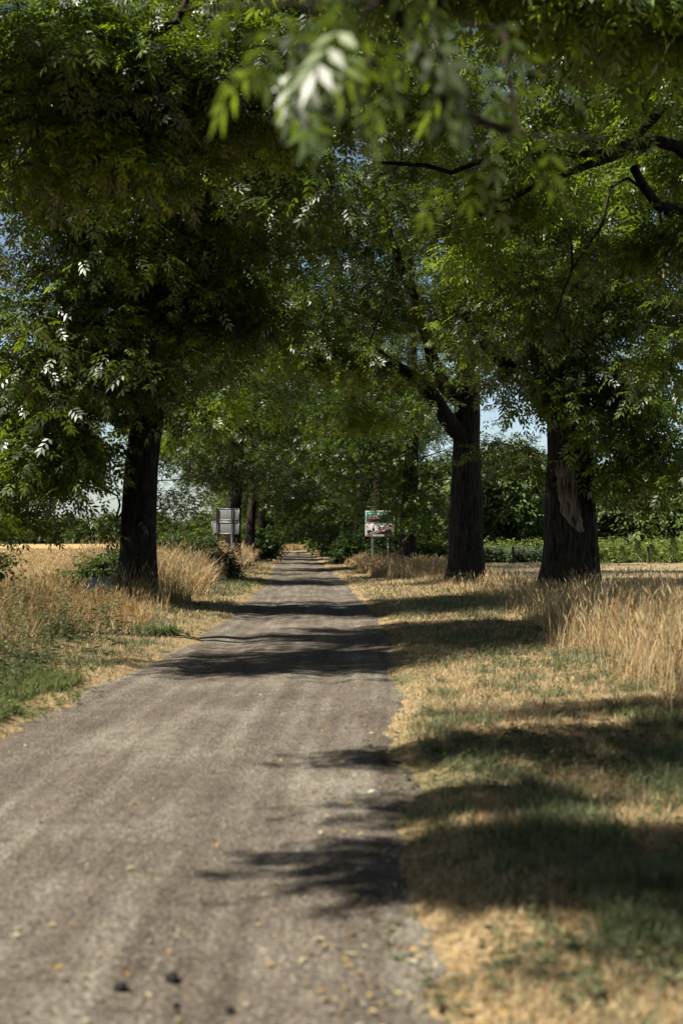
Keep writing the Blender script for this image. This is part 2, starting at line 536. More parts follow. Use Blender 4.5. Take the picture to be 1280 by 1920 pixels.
def tube(P, rad, k, flare=None, bark=0.0, seed=0.0, start_thin=False):
    P = np.array(P); n = len(P)
    T = np.gradient(P, axis=0); T = nrm(T)
    ref = np.array([0.31, 0.95, 0.1])
    if abs(T[0] @ ref) > 0.9: ref = np.array([1.0, 0, 0])
    ang = np.linspace(0, 2 * np.pi, k, endpoint=False)
    vs = np.zeros((n, k, 3))
    a = nrm(np.cross(T[0], ref))
    for i in range(n):
        a = nrm(a - (a @ T[i]) * T[i])
        b = np.cross(T[i], a)
        rr = np.full(k, rad[i])
        if bark:
            L = i * 0.1
            rr = rr * (1 + bark * (np.array([mnoise.noise(Vector((math.cos(t) * 4.5, math.sin(t) * 4.5, P[i][2] * 0.7 + seed))) for t in ang]))
                       + bark * 0.8 * np.array([mnoise.noise(Vector((math.cos(t) * 1.2, math.sin(t) * 1.2, P[i][2] * 0.45 + seed + 9))) for t in ang]))
        if flare is not None:
            h = P[i][2] - flare[0]
            f = math.exp(-max(0, h) / flare[1])
            lob = np.array([0.5 + 0.5 * mnoise.noise(Vector((math.cos(t) * 1.6, math.sin(t) * 1.6, seed))) * 2 for t in ang])
            rr = rr * (1 + f * (0.05 + 0.34 * np.clip(lob, 0, 1.2)))
        vs[i] = P[i] + np.cos(ang)[:, None] * a * rr[:, None] + np.sin(ang)[:, None] * b * rr[:, None]
    idx = np.arange(n * k).reshape(n, k)
    nx = np.roll(idx, -1, axis=1)
    f = np.stack([idx[:-1], nx[:-1], nx[1:], idx[1:]], -1).reshape(-1, 4)
    return vs.reshape(-1, 3), f

def skeleton_mesh(sk, name, mat, parent, main_sides=20, bark=0.09, seed=0.0, base_z=0.0, flare_h=0.55, min_rad=0.0):
    V = []; Fq = []; off = 0
    for ch in sk.chains():
        if len(ch) < 2: continue
        P = [sk.p[i] for i in ch]; rd = [sk.rad[i] for i in ch]
        if sk.par[ch[0]] >= 0 or ch[0] != 0:
            rd[0] = min(rd[0], rd[1] * 1.15)
        big = max(rd)
        if big < min_rad: continue
        if ch[0] == 0:
            # densify the trunk
            P = np.array(P); tt = np.arange(len(P)); n2 = int(len(P) * 4)
            t2 = np.linspace(0, len(P) - 1, n2)
            P = np.stack([np.interp(t2, tt, P[:, j]) for j in range(3)], -1); rd = np.interp(t2, tt, rd)
            for _ in range(3):
                P[1:-1] = (P[:-2] + 2 * P[1:-1] + P[2:]) / 4
            v, f = tube(P, rd, main_sides, (base_z, flare_h), bark, seed)
        else:
            k = 12 if big > 0.12 else (7 if big > 0.04 else (5 if big > 0.015 else 3))
            v, f = tube(P, rd, k, None, 0.08 if big > 0.12 else 0.0, seed + ch[1])
        V.append(v); Fq.append(f + off); off += len(v)
    return np_mesh(name, np.vstack(V), np.vstack(Fq), mat, parent, smooth=True)

def sample_lobes(lobes, n, r, shell=0.55, floor=None):
    """lobes: (cx,cy,cz, rx,ry,rz, weight)"""
    w = np.array([l[6] for l in lobes]); w = w / w.sum()
    k = r.choice(len(lobes), n, p=w)
    L = np.array([l[:6] for l in lobes])[k]
    d = nrm(r.normal(0, 1, (n, 3)))
    rad = r.uniform(0, 1, n) ** (1 / 3.0)
    rad = shell * np.maximum(rad, r.uniform(0.5, 1, n)) + (1 - shell) * rad
    p = L[:, :3] + d * rad[:, None] * L[:, 3:6]
    return p
def clump(sp, r, per_pad, pad):
    """gather sprays into flattened, gently drooping pads of foliage with gaps between them"""
    n = len(sp)
    m = max(1, n // per_pad)
    cen = sp[r.permutation(n)[:m]]
    k = r.integers(0, m, n)
    size = pad * r.uniform(0.55, 1.35, m)
    g = r.normal(0, 1, (n, 3))
    off = g * (size[k] * 0.5)[:, None] * np.array([1, 1, 0.32])
    off[:, 2] -= 0.22 * (off[:, 0] ** 2 + off[:, 1] ** 2) / size[k]
    return cen[k] + off, k

def make_tree(name, base, trunk_pts, r_base, r_top, limbs, lobes, n_spray, per, tmpl, seed, label, cat='tree', group=None,
              spread=0.34, mat='ash_leaf', main_sides=28, flare_h=0.5, scale=(0.9, 1.4), extra=None, bark='bark', min_rad=0.0, droop=0.45, keep=None, step=0.5, pad=0.0, per_pad=9, fine=(), clear=None):
    """all coordinates relative to base"""
    r = np.random.default_rng(seed)
    root = empty(name, base)
    tag(root, label, cat, group)
    sk = Skeleton()
    tr = sk.chain(trunk_pts, -1, r_base, r_top, 0.0, 0.3, r=r)
    tid = {}
    P = np.array([sk.p[i] for i in tr])
    allow = len([q for q in P if q[2] < 2.2])
    for (h, pts, r0, r1) in limbs:
        a = tr[int(np.argmin(np.abs(P[:, 2] - h)))]
        sk.chain(pts, a, r0, r1, 0.03, 0.4, r=r)
    # limbs out to each lobe
    for l in sorted(lobes, key=lambda l: np.linalg.norm(np.array(l[:3]) - P[-1])):
        q = np.array(l[:3]) + r.normal(0, 0.2, 3)
        sk.grow([q], allow, r, 0.5, 0.05)
    sp = sample_lobes(lobes, n_spray, r)
    if keep is not None: sp = sp[keep(sp)]
    vb = None
    if pad > 0:
        sp, kk = clump(sp, r, per_pad, pad)
        vb = np.clip(r.beta(1.3, 1.6, kk.max() + 1)[kk] + r.normal(0, 0.08, len(sp)), 0, 1)
    if clear is not None:
        ok = ~((np.abs(sp[:, 0] - clear[0]) < clear[1]) & (sp[:, 1] < 0.4) & (sp[:, 2] < clear[2]))
        sp = sp[ok]
        if vb is not None: vb = vb[ok]
    for (fx, fy, fz, rx_, ry_, rz_, fn, fv) in fine:
        fp = np.array([fx, fy, fz]) + np.clip(r.normal(0, 0.55, (fn, 3)), -1, 1) * np.array([rx_, ry_, rz_])
        sp = np.vstack([sp, fp])
        vb = np.concatenate([vb if vb is not None else r.uniform(0.2, 0.8, len(sp) - fn), np.full(fn, fv) + r.normal(0, 0.08, fn)])
    order = np.argsort(np.linalg.norm(sp - P[-1], axis=1))
    sk.grow(sp[order], allow, r, step, 0.06)
    sk.radii()
    skeleton_mesh(sk, 'trunk', M[bark], root, main_sides, 0.10, seed * 1.7, 0.0, flare_h, min_rad)
    cents = sp
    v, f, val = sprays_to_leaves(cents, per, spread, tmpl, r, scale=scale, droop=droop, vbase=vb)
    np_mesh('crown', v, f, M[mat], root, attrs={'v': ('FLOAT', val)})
    if extra: extra(root)
    return root

def gz(x, y): return float(ground_z(np.array([x]), np.array([y]))[0])
def at(px, py, d):
    """world point for a photo pixel at depth d"""
    return ((px - 640) / F * d, d, CAMH + (HOR - py) / F * d)

# ------------------------------------------------------------------ trees
def rel(px, py, d, base):
    p = at(px, py, d)
    return (p[0] - base[0], p[1] - base[1], p[2] - base[2])

def std_lobes(seed, h0, h1, rad, n=9, lr=2.3, cx=0.0, cy=0.0):
    r = np.random.default_rng(seed)
    out = []
    for k in range(n):
        t = (k + 0.5) / n
        h = h0 + (h1 - h0) * t
        prof = math.sin(min(1, 0.35 + t * 0.75) * math.pi) ** 0.6 if t > 0.3 else 0.85
        a = k * 2.4 + r.uniform(-0.4, 0.4)
        rr = max(0.2, (rad - lr * 0.8) * prof)
        s = lr * r.uniform(0.85, 1.2)
        out.append((cx + math.cos(a) * rr, cy + math.sin(a) * rr, h, s, s, s * 0.78, s ** 2.2))
    return out
TK = 1 / math.tan(SUN_EL)
def from_shadow(sx, sy, H, rx, ry, rz, w, base):
    """lobe whose shade falls on the ground at (sx, sy)"""
    return (sx + math.sin(SUN_AZ) * H * TK - base[0], sy + math.cos(SUN_AZ) * H * TK - base[1], H - base[2], rx, ry, rz, w)

ROWR = 'old ash trees in the row along the right verge'
ROWL = 'old ash trees in the row along the left verge'

# left row, tree just outside the frame
b = (-9.0, 20.0, gz(-9, 20))
def q(px, py, d): return rel(px, py, d, b)
lob = [from_shadow(-0.4, 17.3, 7.5, 1.0, 0.5, 0.5, 2.5, b), from_shadow(0.6, 18.3, 8, 1.0, 0.7, 0.6, 3, b), from_shadow(-1.0, 18.6, 7.5, 0.8, 0.4, 0.5, 2, b), from_shadow(1.5, 19.3, 9.5, 1.2, 0.8, 0.8, 3, b), (1.5, 0, 11.5, 2.4, 2.2, 1.4, 5)]
for (px, py, d, rx, ry, rz, w) in [(60, 60, 19, 1.2, 1.0, 0.7, 4.5), (230, 60, 19, 1.2, 1.0, 0.7, 5), (150, 180, 19.5, 0.8, 0.8, 0.45, 3.0), (400, 100, 19.5, 0.9, 0.8, 0.6, 3.2), (-40, 200, 20, 0.8, 0.8, 0.7, 2.5),
        (20, 250, 20, 0.5, 0.6, 0.4, 1.2), (540, 10, 20, 0.9, 0.8, 0.5, 2.2), (90, 300, 20, 0.3, 0.4, 0.3, 0.5), (250, 260, 20, 0.35, 0.4, 0.35, 0.7), (340, 210, 20, 0.3, 0.4, 0.3, 0.6), (450, 220, 20.5, 0.3, 0.4, 0.35, 0.6), (-10, 370, 20.5, 0.3, 0.5, 0.5, 0.7)]:
    p = q(px, py, d); lob.append((p[0], p[1], p[2], rx, ry, rz, w))
make_tree('ash_tree', b, [(0, 0, -0.2), (0, 0, 2.2), (0.1, 0, 4.5), (0.3, -0.1, 8), (0.6, 0, 11)], 0.42, 0.16,
          [(6.0, [q(-150, 300, 19.6), q(0, 170, 19.2), q(160, 90, 19), q(330, 40, 19), (6.9, -1, 9.6)], 0.13, 0.035)],
          lob, 680, 17, T_ASH, 17, 'ash tree whose dark blurred boughs fill the upper left corner above the leaning trunk', 'tree', ROWL, spread=0.20, pad=0.9)

# right row, first tree: trunk outside the frame, boughs reach far over the road above the picture
b = (5.8, 10.5, gz(5.8, 10.5))
lob = [from_shadow(0.85, 10.0, 7.2, 0.65, 0.12, 0.2, 1.9, b), from_shadow(2.0, 10.4, 7.4, 1.1, 0.5, 0.5, 3, b),
       from_shadow(1.1, 8.05, 7.2, 0.5, 0.06, 0.1, 0.9, b), from_shadow(0.85, 6.75, 7.2, 0.75, 0.16, 0.2, 2.0, b), from_shadow(1.15, 6.3, 7.2, 0.5, 0.12, 0.2, 1.2, b),
       from_shadow(1.7, 6.2, 7.4, 0.6, 0.25, 0.3, 1.8, b), from_shadow(3.1, 6.9, 8.0, 1.1, 0.8, 0.6, 5, b),
       from_shadow(3.2, 9.2, 8.6, 1.6, 0.9, 0.8, 6, b), from_shadow(4.4, 10.8, 8.8, 1.8, 0.8, 0.8, 5, b),
       from_shadow(2.6, 12.0, 8.4, 1.3, 0.25, 0.4, 2.5, b), from_shadow(5.0, 8.0, 10.2, 2.0, 1.6, 1.0, 8, b),
       from_shadow(1.9, 5.3, 7.2, 0.6, 0.2, 0.3, 1.2, b)] + std_lobes(19, 7.0, 13, 3.6, 8, 1.9, cx=0.6)
for (px, py, d, rx, ry, rz, w) in [(1180, -60, 12, 1.0, 0.9, 0.4, 3), (1000, -120, 12, 1.0, 0.9, 0.4, 3), (1270, 30, 12.5, 0.4, 0.5, 0.3, 1.0), (760, -140, 12, 1.0, 0.8, 0.35, 3)]:
    p = rel(px, py, d, b); lob.append((p[0], p[1], p[2], rx, ry, rz, w))
make_tree('ash_tree', b, [(0, 0, -0.2), (0, 0, 2), (-0.1, 0.1, 4.5), (-0.3, 0.1, 8), (-0.4, 0.1, 10.5)], 0.55, 0.2,
          [(5.0, [(-1.2, -0.4, 7.4), (-3.2, -1.0, 9.0), (-6.0, -1.8, 9.0), (-8.6, -2.2, 8.0)], 0.18, 0.05)],
          lob, 860, 20, T_ASH, 18, 'ash tree standing outside the frame on the right whose boughs shade the near verge', 'tree', ROWR, spread=0.15)

# a low blurred bough right in front of the camera
b = (3.4, 1.0, gz(3.4, 1.0))
def nb(px, py, d, rx, ry, rz, w):
    px += 70; py -= 65
    q = rel(px, py, d, b); return (q[0], q[1], q[2], rx, ry, rz, w)
lob = [nb(560, 40, 3.5, 0.17, 0.2, 0.12, 5), nb(480, 95, 3.7, 0.10, 0.2, 0.12, 3), nb(640, 120, 3.6, 0.08, 0.2, 0.07, 2.4), nb(450, 200, 3.8, 0.04, 0.15, 0.08, 1.3),
       nb(810, 190, 4.6, 0.20, 0.2, 0.16, 4), nb(890, 260, 5.0, 0.14, 0.2, 0.12, 2.2), nb(740, 40, 4.0, 0.2, 0.3, 0.10, 1.8), nb(830, 320, 5.2, 0.05, 0.1, 0.1, 1.0),
       nb(690, -170, 3.9, 0.5, 0.3, 0.06, 3)]
make_tree('ash_tree', b, [(0, 0, -0.2), (0, 0, 1.6), (-0.1, 0.1, 3.2), (-0.3, 0.4, 5.5)], 0.30, 0.12,
          [(3.0, [(-0.9, 0.9, 4.0), (-2.0, 1.9, 3.85), (-2.9, 2.7, 3.45)], 0.09, 0.02)],
          lob, 30, 0.3, leaf_template(3, 0.07, 0.021, 0.14), 12, 'young ash tree whose out of focus twigs hang at the very top of the view', 'tree', None, spread=0.07, droop=0.9)

# right row, second tree: trunk just outside the frame, its long limb reaches across the upper right
b = (7.0, 23.5, gz(7.0, 23.5))
def q(px, py, d): return rel(px, py, d, b)
lob = []
for (px, py, d, rx, ry, rz, w) in [
        (60, 60, 21.5, 1.3, 1.2, 0.8, 4.5), (270, 70, 21, 1.2, 1.2, 0.7, 5), (180, 200, 22, 0.9, 0.9, 0.5, 3.0), (420, 130, 22, 1.0, 1.0, 0.7, 3.6), (600, 20, 22, 1.1, 1.0, 0.6, 3.2),
        (760, 120, 22, 1.0, 1.2, 0.8, 2.6), (930, 60, 21, 1.1, 1.2, 0.7, 3), (1100, -10, 20, 1.5, 1.3, 0.6, 4), (1010, 250, 22, 0.9, 1.0, 0.8, 2.6),
        (1230, 170, 22, 0.9, 1.2, 1.1, 2.6), (1260, 480, 22, 0.6, 1.0, 0.9, 1.8), (950, 400, 23, 0.7, 0.8, 0.5, 1.6), (1130, 420, 23, 0.8, 0.8, 0.6, 1.5),
        (1000, 560, 24, 0.45, 0.6, 0.55, 1.6), (1250, 680, 24, 0.5, 0.6, 0.6, 1.0)]:
    p = q(px, py, d); lob.append((p[0], p[1], p[2], rx, ry, rz, w))
lob += [(1.0, 0, 9, 2.6, 2.6, 2.2, 9), (-2.0, 0.5, 12.5, 3.0, 2.6, 1.6, 10)]
make_tree('ash_tree', b, [(0, 0, -0.2), (0, 0, 2.2), (-0.1, 0, 4.5), (-0.4, -0.1, 8), (-0.9, 0, 12)], 0.62, 0.16,
          [(5.2, [q(1330, 340, 22.6), q(1230, 262, 22), q(1150, 292, 21.6), q(1060, 318, 21.4), q(980, 345, 21.5), q(900, 400, 21.8)], 0.17, 0.035),
           (6.6, [q(1300, 180, 22.5), q(1150, 285, 21.8), q(1010, 270, 21.6), q(850, 310, 21.6), q(700, 300, 21.6)], 0.10, 0.025),
           (4.6, [q(1310, 420, 23), q(1240, 385, 22.2), q(1190, 310, 21.8)], 0.12, 0.07),
           (8.0, [q(1250, 40, 22), q(1000, -60, 21), q(700, -40, 21), q(420, 20, 21), q(180, 110, 21.5)], 0.15, 0.035),
           (5.0, [q(1180, 330, 22.6), q(1130, 420, 22.6), q(1075, 500, 22.8), q(1040, 600, 23)], 0.055, 0.015)],
          lob, 760, 24, T_ASH, 13, 'ash tree at the right picture edge whose long forked limb crosses the upper right', 'tree', ROWR, spread=0.20, pad=0.95)

# right row, third tree: the thick one with the bare patch of wood
b = (5.45, 34.0, gz(5.45, 34.0))
def patch(root):
    me_v = []; me_f = []
    ang0, ang1 = R(-136), R(-62)
    nz, na = 26, 14
    tr = [o for o in root.children if o.name.startswith('trunk')][0]
    co = np.zeros(len(tr.data.vertices) * 3, dtype=np.float32); tr.data.vertices.foreach_get('co', co); co = co.reshape(-1, 3)
    low = co[(co[:, 2] < 4.6) & (np.hypot(co[:, 0], co[:, 1]) < 1.05)]
    la = np.arctan2(low[:, 1], low[:, 0]); lr_ = np.hypot(low[:, 0], low[:, 1])
    for j in range(nz + 1):
        t = j / nz; h = 1.6 + 1.7 * t
        w0 = 0.0 + 0.35 * (1 - t) ** 1.2; w1 = 1.0 - 0.42 * t ** 1.5 + 0.05 * math.sin(j * 2.1)
        w0 = 0.0 + 0.36 * (1 - t) ** 1.3 + 0.03 * math.sin(j * 1.3 + 1); w1 = 0.66 + 0.26 * (1 - t) + 0.03 * math.sin(j * 1.9)
        if t < 0.25: w0 += (0.25 - t) * 1.5
        for i_ in range(na + 1):
            s = w0 + (w1 - w0) * i_ / na
            a = ang0 + (ang1 - ang0) * s
            dd = (np.cos(la - a)) * 2 - ((low[:, 2] - h) / 0.3) ** 2 * 0.05
            near = np.argsort(-(dd))[:4]
            rr = lr_[near].mean() + 0.012 + 0.03 * mnoise.noise(Vector((a * 14, h * 1.6, 3)))
            me_v.append((math.cos(a) * rr, math.sin(a) * rr, h))
    i = np.arange((nz + 1) * (na + 1)).reshape(nz + 1, na + 1)
    f = np.stack([i[:-1, :-1], i[:-1, 1:], i[1:, 1:], i[1:, :-1]], -1).reshape(-1, 4)
    o = np_mesh('bare_wood_patch', np.array(me_v), f, M['bare_wood'], root, smooth=True)
    so_ = o.modifiers.new('thick', 'SOLIDIFY'); so_.thickness = 0.05; so_.offset = -1
    o['label'] = 'pale barkless wood patch on the trunk'
def bare_wood():
    m, nt, out = new_mat('bare_wood')
    tc = N(nt, 'TexCoord'); mp = N(nt, 'Mapping'); mp.inputs['Scale'].default_value = (9, 9, 0.8)
    nt.links.new(tc.outputs['Object'], mp.inputs[0])
    n1 = N(nt, 'TexNoise'); n1.inputs['Scale'].default_value = 2.5; n1.inputs['Detail'].default_value = 6
    nt.links.new(mp.outputs[0], n1.inputs[0])
    c = ramp(nt, n1.outputs['Fac'], [(0.36, (0.05, 0.03, 0.02)), (0.46, (0.30, 0.19, 0.12)), (0.7, (0.52, 0.38, 0.27))])
    principled(nt, out, c, 0.85, 0.15, n1.outputs['Fac'], 0.6, 0.03)
    return m
M['bare_wood'] = bare_wood()
def q(px, py, d): return rel(px, py, d, b)
lob = std_lobes(21, 8.0, 14.5, 3.3, 9, 2.0, cx=1.8, cy=0.5)
for (px, py, d, rx, ry, rz, w) in [
        (1000, 830, 32.8, 0.65, 0.6, 0.75, 1.7), (1060, 760, 32.6, 0.7, 0.5, 0.8, 1.6), (1010, 660, 32.5, 1.0, 0.8, 0.8, 2.5), (1180, 760, 33, 0.9, 1.2, 0.9, 2.3), (1230, 850, 33, 0.9, 1.0, 0.6, 2.2),
        (1280, 730, 34, 0.8, 1.4, 1.2, 2), (1130, 620, 33, 1.3, 1.2, 1.0, 3), (1240, 570, 34, 1.2, 1.4, 0.9, 3), (970, 540, 33, 1.2, 1.2, 0.9, 3.4),
        (1160, 880, 33, 0.35, 0.6, 0.3, 0.6), (890, 450, 33, 1.4, 1.3, 1.0, 4), (1050, 400, 32.5, 1.6, 1.5, 1.2, 4), (1200, 350, 33, 1.6, 1.6, 1.3, 4)]:
    p = q(px, py, d); lob.append((p[0], p[1], p[2], rx, ry, rz, w))
make_tree('ash_tree', b, [(0, 0, -0.2), (0, 0, 1.6), (0, 0, 3.6), (-0.05, 0.0, 5.6), (0.1, 0.1, 8), (0.3, 0.2, 11.5)], 0.70, 0.22,
          [(4.0, [q(1030, 770, 33.8), q(1000, 722, 33.6), q(956, 690, 33.4), q(915, 655, 33.2), q(870, 590, 33)], 0.27, 0.09),
           (4.8, [q(1015, 700, 33.9), q(1008, 620, 33.8), q(1000, 500, 33.8), q(975, 330, 34)], 0.22, 0.10),
           (3.9, [q(1140, 905, 33.7), q(1180, 895, 33.2), q(1215, 915, 33)], 0.05, 0.015),
           (6.0, [q(1130, 600, 34), q(1190, 450, 34), q(1250, 280, 34.4)], 0.20, 0.08)],
          lob, 1150, 13, T_ASH, 14, 'thickest ash tree on the right with a pale bare patch of wood on its trunk', 'tree', ROWR, spread=0.24, scale=(1.15, 1.8), pad=1.25, clear=(0.0, 1.0, 3.1), main_sides=48, extra=patch)

# right row, fourth tree: the one with the arching limb
b = (3.97, 45.5, gz(3.97, 45.5))
def q(px, py, d): return rel(px, py, d, b)
lob = std_lobes(22, 8.5, 15.5, 3.4, 9, 2.1, cx=1.5, cy=1)
for (px, py, d, rx, ry, rz, w) in [
        (850, 650, 42.5, 1.1, 0.8, 0.8, 3.6), (800, 690, 43, 0.5, 0.6, 0.45, 1.0), (640, 640, 43, 1.4, 1.2, 0.8, 3), (520, 600, 43, 1.5, 1.4, 1.0, 3.5), (730, 560, 43.5, 1.8, 1.4, 1.0, 4),
        (560, 480, 43, 2.0, 1.6, 1.2, 5), (440, 540, 44, 1.4, 1.5, 1.2, 3.5), (700, 400, 43, 2.2, 1.8, 1.4, 5.5), (880, 560, 43, 1.5, 1.2, 1.0, 3.5),
        (700, 750, 45, 1.3, 1.2, 0.7, 1.8), (540, 320, 43, 2.0, 1.8, 1.3, 4.5), (620, 200, 43, 2.2, 1.8, 1.5, 4.5), (470, 120, 43, 2.2, 1.8, 1.5, 3.5), (760, 120, 43, 2.2, 1.8, 1.5, 3.5), (820, 300, 44, 2.2, 1.8, 1.4, 5)]:
    p = q(px, py, d); lob.append((p[0], p[1], p[2], rx, ry, rz, w))
make_tree('ash_tree', b, [(0, 0, -0.2), (0, 0, 1.8), (0, 0, 4), (0.05, 0, 6), (0.2, 0.1, 9), (0.2, 0.2, 12.5)], 0.58, 0.2,
          [(4.6, [q(840, 790, 45), q(805, 735, 44.6), q(755, 692, 44.2), q(690, 688, 43.8), q(610, 662, 43.5), q(540, 640, 43.4), q(470, 590, 43.2)], 0.30, 0.07),
           (5.5, [q(820, 700, 45), q(790, 600, 45), q(740, 470, 44.8), q(700, 330, 44.5)], 0.24, 0.10),
           (5.6, [q(680, 640, 43.4), q(668, 660, 43.2), q(655, 695, 43.1), q(615, 712, 43)], 0.05, 0.02)],
          lob, 1250, 13, T_ASH, 15, 'ash tree on the right whose long limb arches left over the road', 'tree', ROWR, spread=0.25, scale=(1.15, 1.8), pad=1.35, clear=(0.0, 0.95, 5.4), main_sides=40)

# left row, first tree
b = (-4.52, 31.5, gz(-4.52, 31.5))
def q(px, py, d): return rel(px, py, d, b)
lob = std_lobes(23, 8.5, 14.0, 2.7, 7, 1.8, cx=1.2, cy=-1.2)
for (px, py, d, rx, ry, rz, w) in [
        (60, 880, 32, 1.3, 1.3, 0.55, 2.6), (20, 780, 32.5, 1.4, 1.6, 0.9, 3.2), (130, 830, 32, 1.2, 1.2, 0.65, 2.6), (120, 720, 31, 1.4, 1.3, 0.9, 3.6), 
        (200, 640, 30.5, 1.5, 1.3, 1.0, 4.4), (340, 660, 31.5, 1.2, 1.0, 1.0, 2.8), (60, 600, 31, 1.7, 1.5, 1.2, 4.4), (330, 520, 30.5, 1.6, 1.4, 1.0, 4.4), (170, 480, 30, 2.0, 1.6, 1.1, 5.5),
        (30, 400, 30, 1.9, 1.6, 1.2, 4.4), (290, 390, 29.5, 1.7, 1.5, 1.0, 4.4), (150, 290, 28.5, 1.8, 1.6, 1.0, 4), (430, 560, 31.5, 1.0, 1.0, 0.8, 2.2), (420, 420, 30, 1.1, 1.1, 0.8, 2.2),
        (370, 770, 34, 1.0, 1.0, 1.1, 1.8), (10, 925, 32, 0.5, 0.7, 0.25, 0.5), (-60, 850, 33, 1.2, 1.5, 1.2, 2), (300, 250, 27.5, 1.6, 1.4, 0.9, 3), (500, 330, 29, 1.3, 1.2, 1.0, 2.4), (480, 190, 29, 1.3, 1.2, 1.0, 2.4)]:
    p = q(px, py, d - 1.5); lob.append((p[0], p[1], p[2], rx, ry, rz, w))
make_tree('ash_tree', b, [(0, 0, -0.2), (0.02, 0, 1.5), (0.1, 0, 3), (0.3, 0, 4.6), (0.45, 0, 6), (0.5, 0, 9), (0.2, 0, 12)], 0.43, 0.16,
          [(3.0, [q(222, 975, 31.4), q(224, 950, 31.3), q(215, 925, 31.1), q(170, 900, 30.8)], 0.05, 0.015),
           (4.2, [q(220, 790, 31.1), q(160, 730, 30.5), q(80, 690, 30.1), q(0, 660, 29.9)], 0.17, 0.06),
           (5.2, [q(330, 620, 30.9), q(380, 520, 30.0), q(420, 420, 29.3)], 0.17, 0.06),
           (6.2, [q(250, 520, 30.5), q(200, 400, 29.5), q(170, 300, 28.0)], 0.2, 0.07)],
          lob, 1400, 15, T_ASH, 16, 'ash tree on the left with a dark leaning trunk beside the wheat field', 'tree', ROWL, spread=0.23, scale=(1.15, 1.8), pad=1.2, clear=(0.15, 0.6, 4.2), main_sides=36)

# left row, second tree (70 m), thick foliage behind the first
def row_tree(x, y, rad, seed, label, group, H=18, low=3.2, R_=6.0, extra_lobes=(), n=620, per=22, tmpl=T_MID, fine=(), **kw):
    b = (x, y, gz(x, y))
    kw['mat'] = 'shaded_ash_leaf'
    kw['fine'] = [(*rel(f[0], f[1], f[2], b), *f[3:]) for f in fine]
    lob = std_lobes(seed, low + 1.2, H, R_, 11, 2.2)
    for (px, py, d, rx, ry, rz, w) in extra_lobes:
        p = rel(px, py, d, b); lob.append((p[0], p[1], p[2], rx, ry, rz, w))
    return make_tree('ash_tree', b, [(0, 0, -0.2), (0.0, 0, 2), (0.1, 0, 4), (0.2, 0.1, 7), (0.1, 0.1, H - 4)], rad, rad * 0.35, [],
                     lob, n, per, tmpl, seed, label, 'tree', group, spread=0.34, pad=1.7, main_sides=18, scale=(0.8, 1.25), step=0.7, **kw)
row_tree(2.85, 61.0, 0.40, 31, 'ash tree right behind the town sign, leaves hanging over its corner', ROWR, extra_lobes=[
    (745, 895, 60.2, 1.0, 0.8, 0.7, 2), (830, 880, 61, 1.2, 1.0, 1.0, 2), (660, 840, 60, 1.6, 1.2, 1.0, 2.6), (560, 780, 60, 1.6, 1.4, 1.1, 2.6), (660, 730, 60, 1.8, 1.4, 1.1, 3)], n=720,
    fine=[(741, 955, 63.5, 0.16, 0.4, 0.25, 5, 0.3), (748, 985, 63.5, 0.12, 0.4, 0.35, 5, 0.3), (740, 935, 63, 0.35, 0.5, 0.16, 6, 0.5), (778, 970, 59.8, 0.42, 0.3, 0.26, 9, 0.95), (790, 950, 60, 0.4, 0.3, 0.3, 6, 0.8)])
row_tree(2.0, 80.0, 0.38, 32, 'ash tree directly behind the left post of the town sign', ROWR, extra_lobes=[(650, 930, 78, 1.5, 1.2, 0.8, 2), (620, 860, 78, 1.8, 1.5, 1.2, 3)], n=640)
row_tree(-5.3, 70.0, 0.40, 33, 'ash tree directly behind the grey back of the left road sign', ROWL, extra_lobes=[
    (430, 700, 61, 1.8, 1.5, 1.2, 3), (330, 780, 61, 1.8, 1.5, 1.2, 3), (500, 560, 60, 2.0, 1.6, 1.4, 3),
    (350, 900, 69, 1.6, 1.4, 1.3, 2.5), (320, 960, 69, 0.9, 0.9, 0.5, 0.9), (450, 860, 69, 1.7, 1.4, 1.2, 3), (480, 760, 68, 2.0, 1.6, 1.3, 3), (520, 700, 68, 2.0, 1.6, 1.3, 3), (390, 770, 68, 2.0, 1.6, 1.3, 3), (350, 680, 68, 2.2, 1.6, 1.5, 3)], n=1000, H=21)
row_tree(-7.2, 50.0, 0.36, 34, 'ash tree hidden behind the leaning left trunk, dark foliage showing to its right', ROWL, H=17, R_=4.6, n=620, low=4.0, extra_lobes=[
    (400, 800, 49, 1.2, 1.0, 1.0, 2.2), (350, 900, 50, 0.9, 0.9, 0.6, 1.2), (430, 880, 50, 0.8, 0.8, 0.6, 1.2), (420, 700, 49, 1.4, 1.0, 1.0, 2)])
# the farther trees of both rows share three crowns
proto = []
_pl = [('ash tree far along the left row, first one past the back of the road sign', -5.6, 88), ('ash tree far along the right row, next after the town sign trees', 1.2, 100), ('ash tree far along the left row, at the place where dry grass meets the road', -5.9, 106)]
for k, (lb, x, y) in enumerate(_pl):
    proto.append(row_tree(x, y, 0.30 + 0.04 * k, 41 + k, lb, ROWL if x < -2 else ROWR, H=17, low=2.2 + 0.2 * k, R_=5.6, n=640, per=20, tmpl=leaf_template(2, 0.2, 0.08, 0.3)))
def copy_tree(src, x, y, rz, s, label, group, name=None):
    o = src.copy(); COL.objects.link(o)
    o.location = (x, y, gz(x, y)); o.rotation_euler = (0, 0, rz); o.scale = (s, s, s)
    tag(o, label, None, None)
    if group: o['group'] = group
    elif 'group' in o: del o['group']
    if name: o.name = name
    for ch in src.children:
        c = ch.copy(); COL.objects.link(c); c.parent = o
    return o
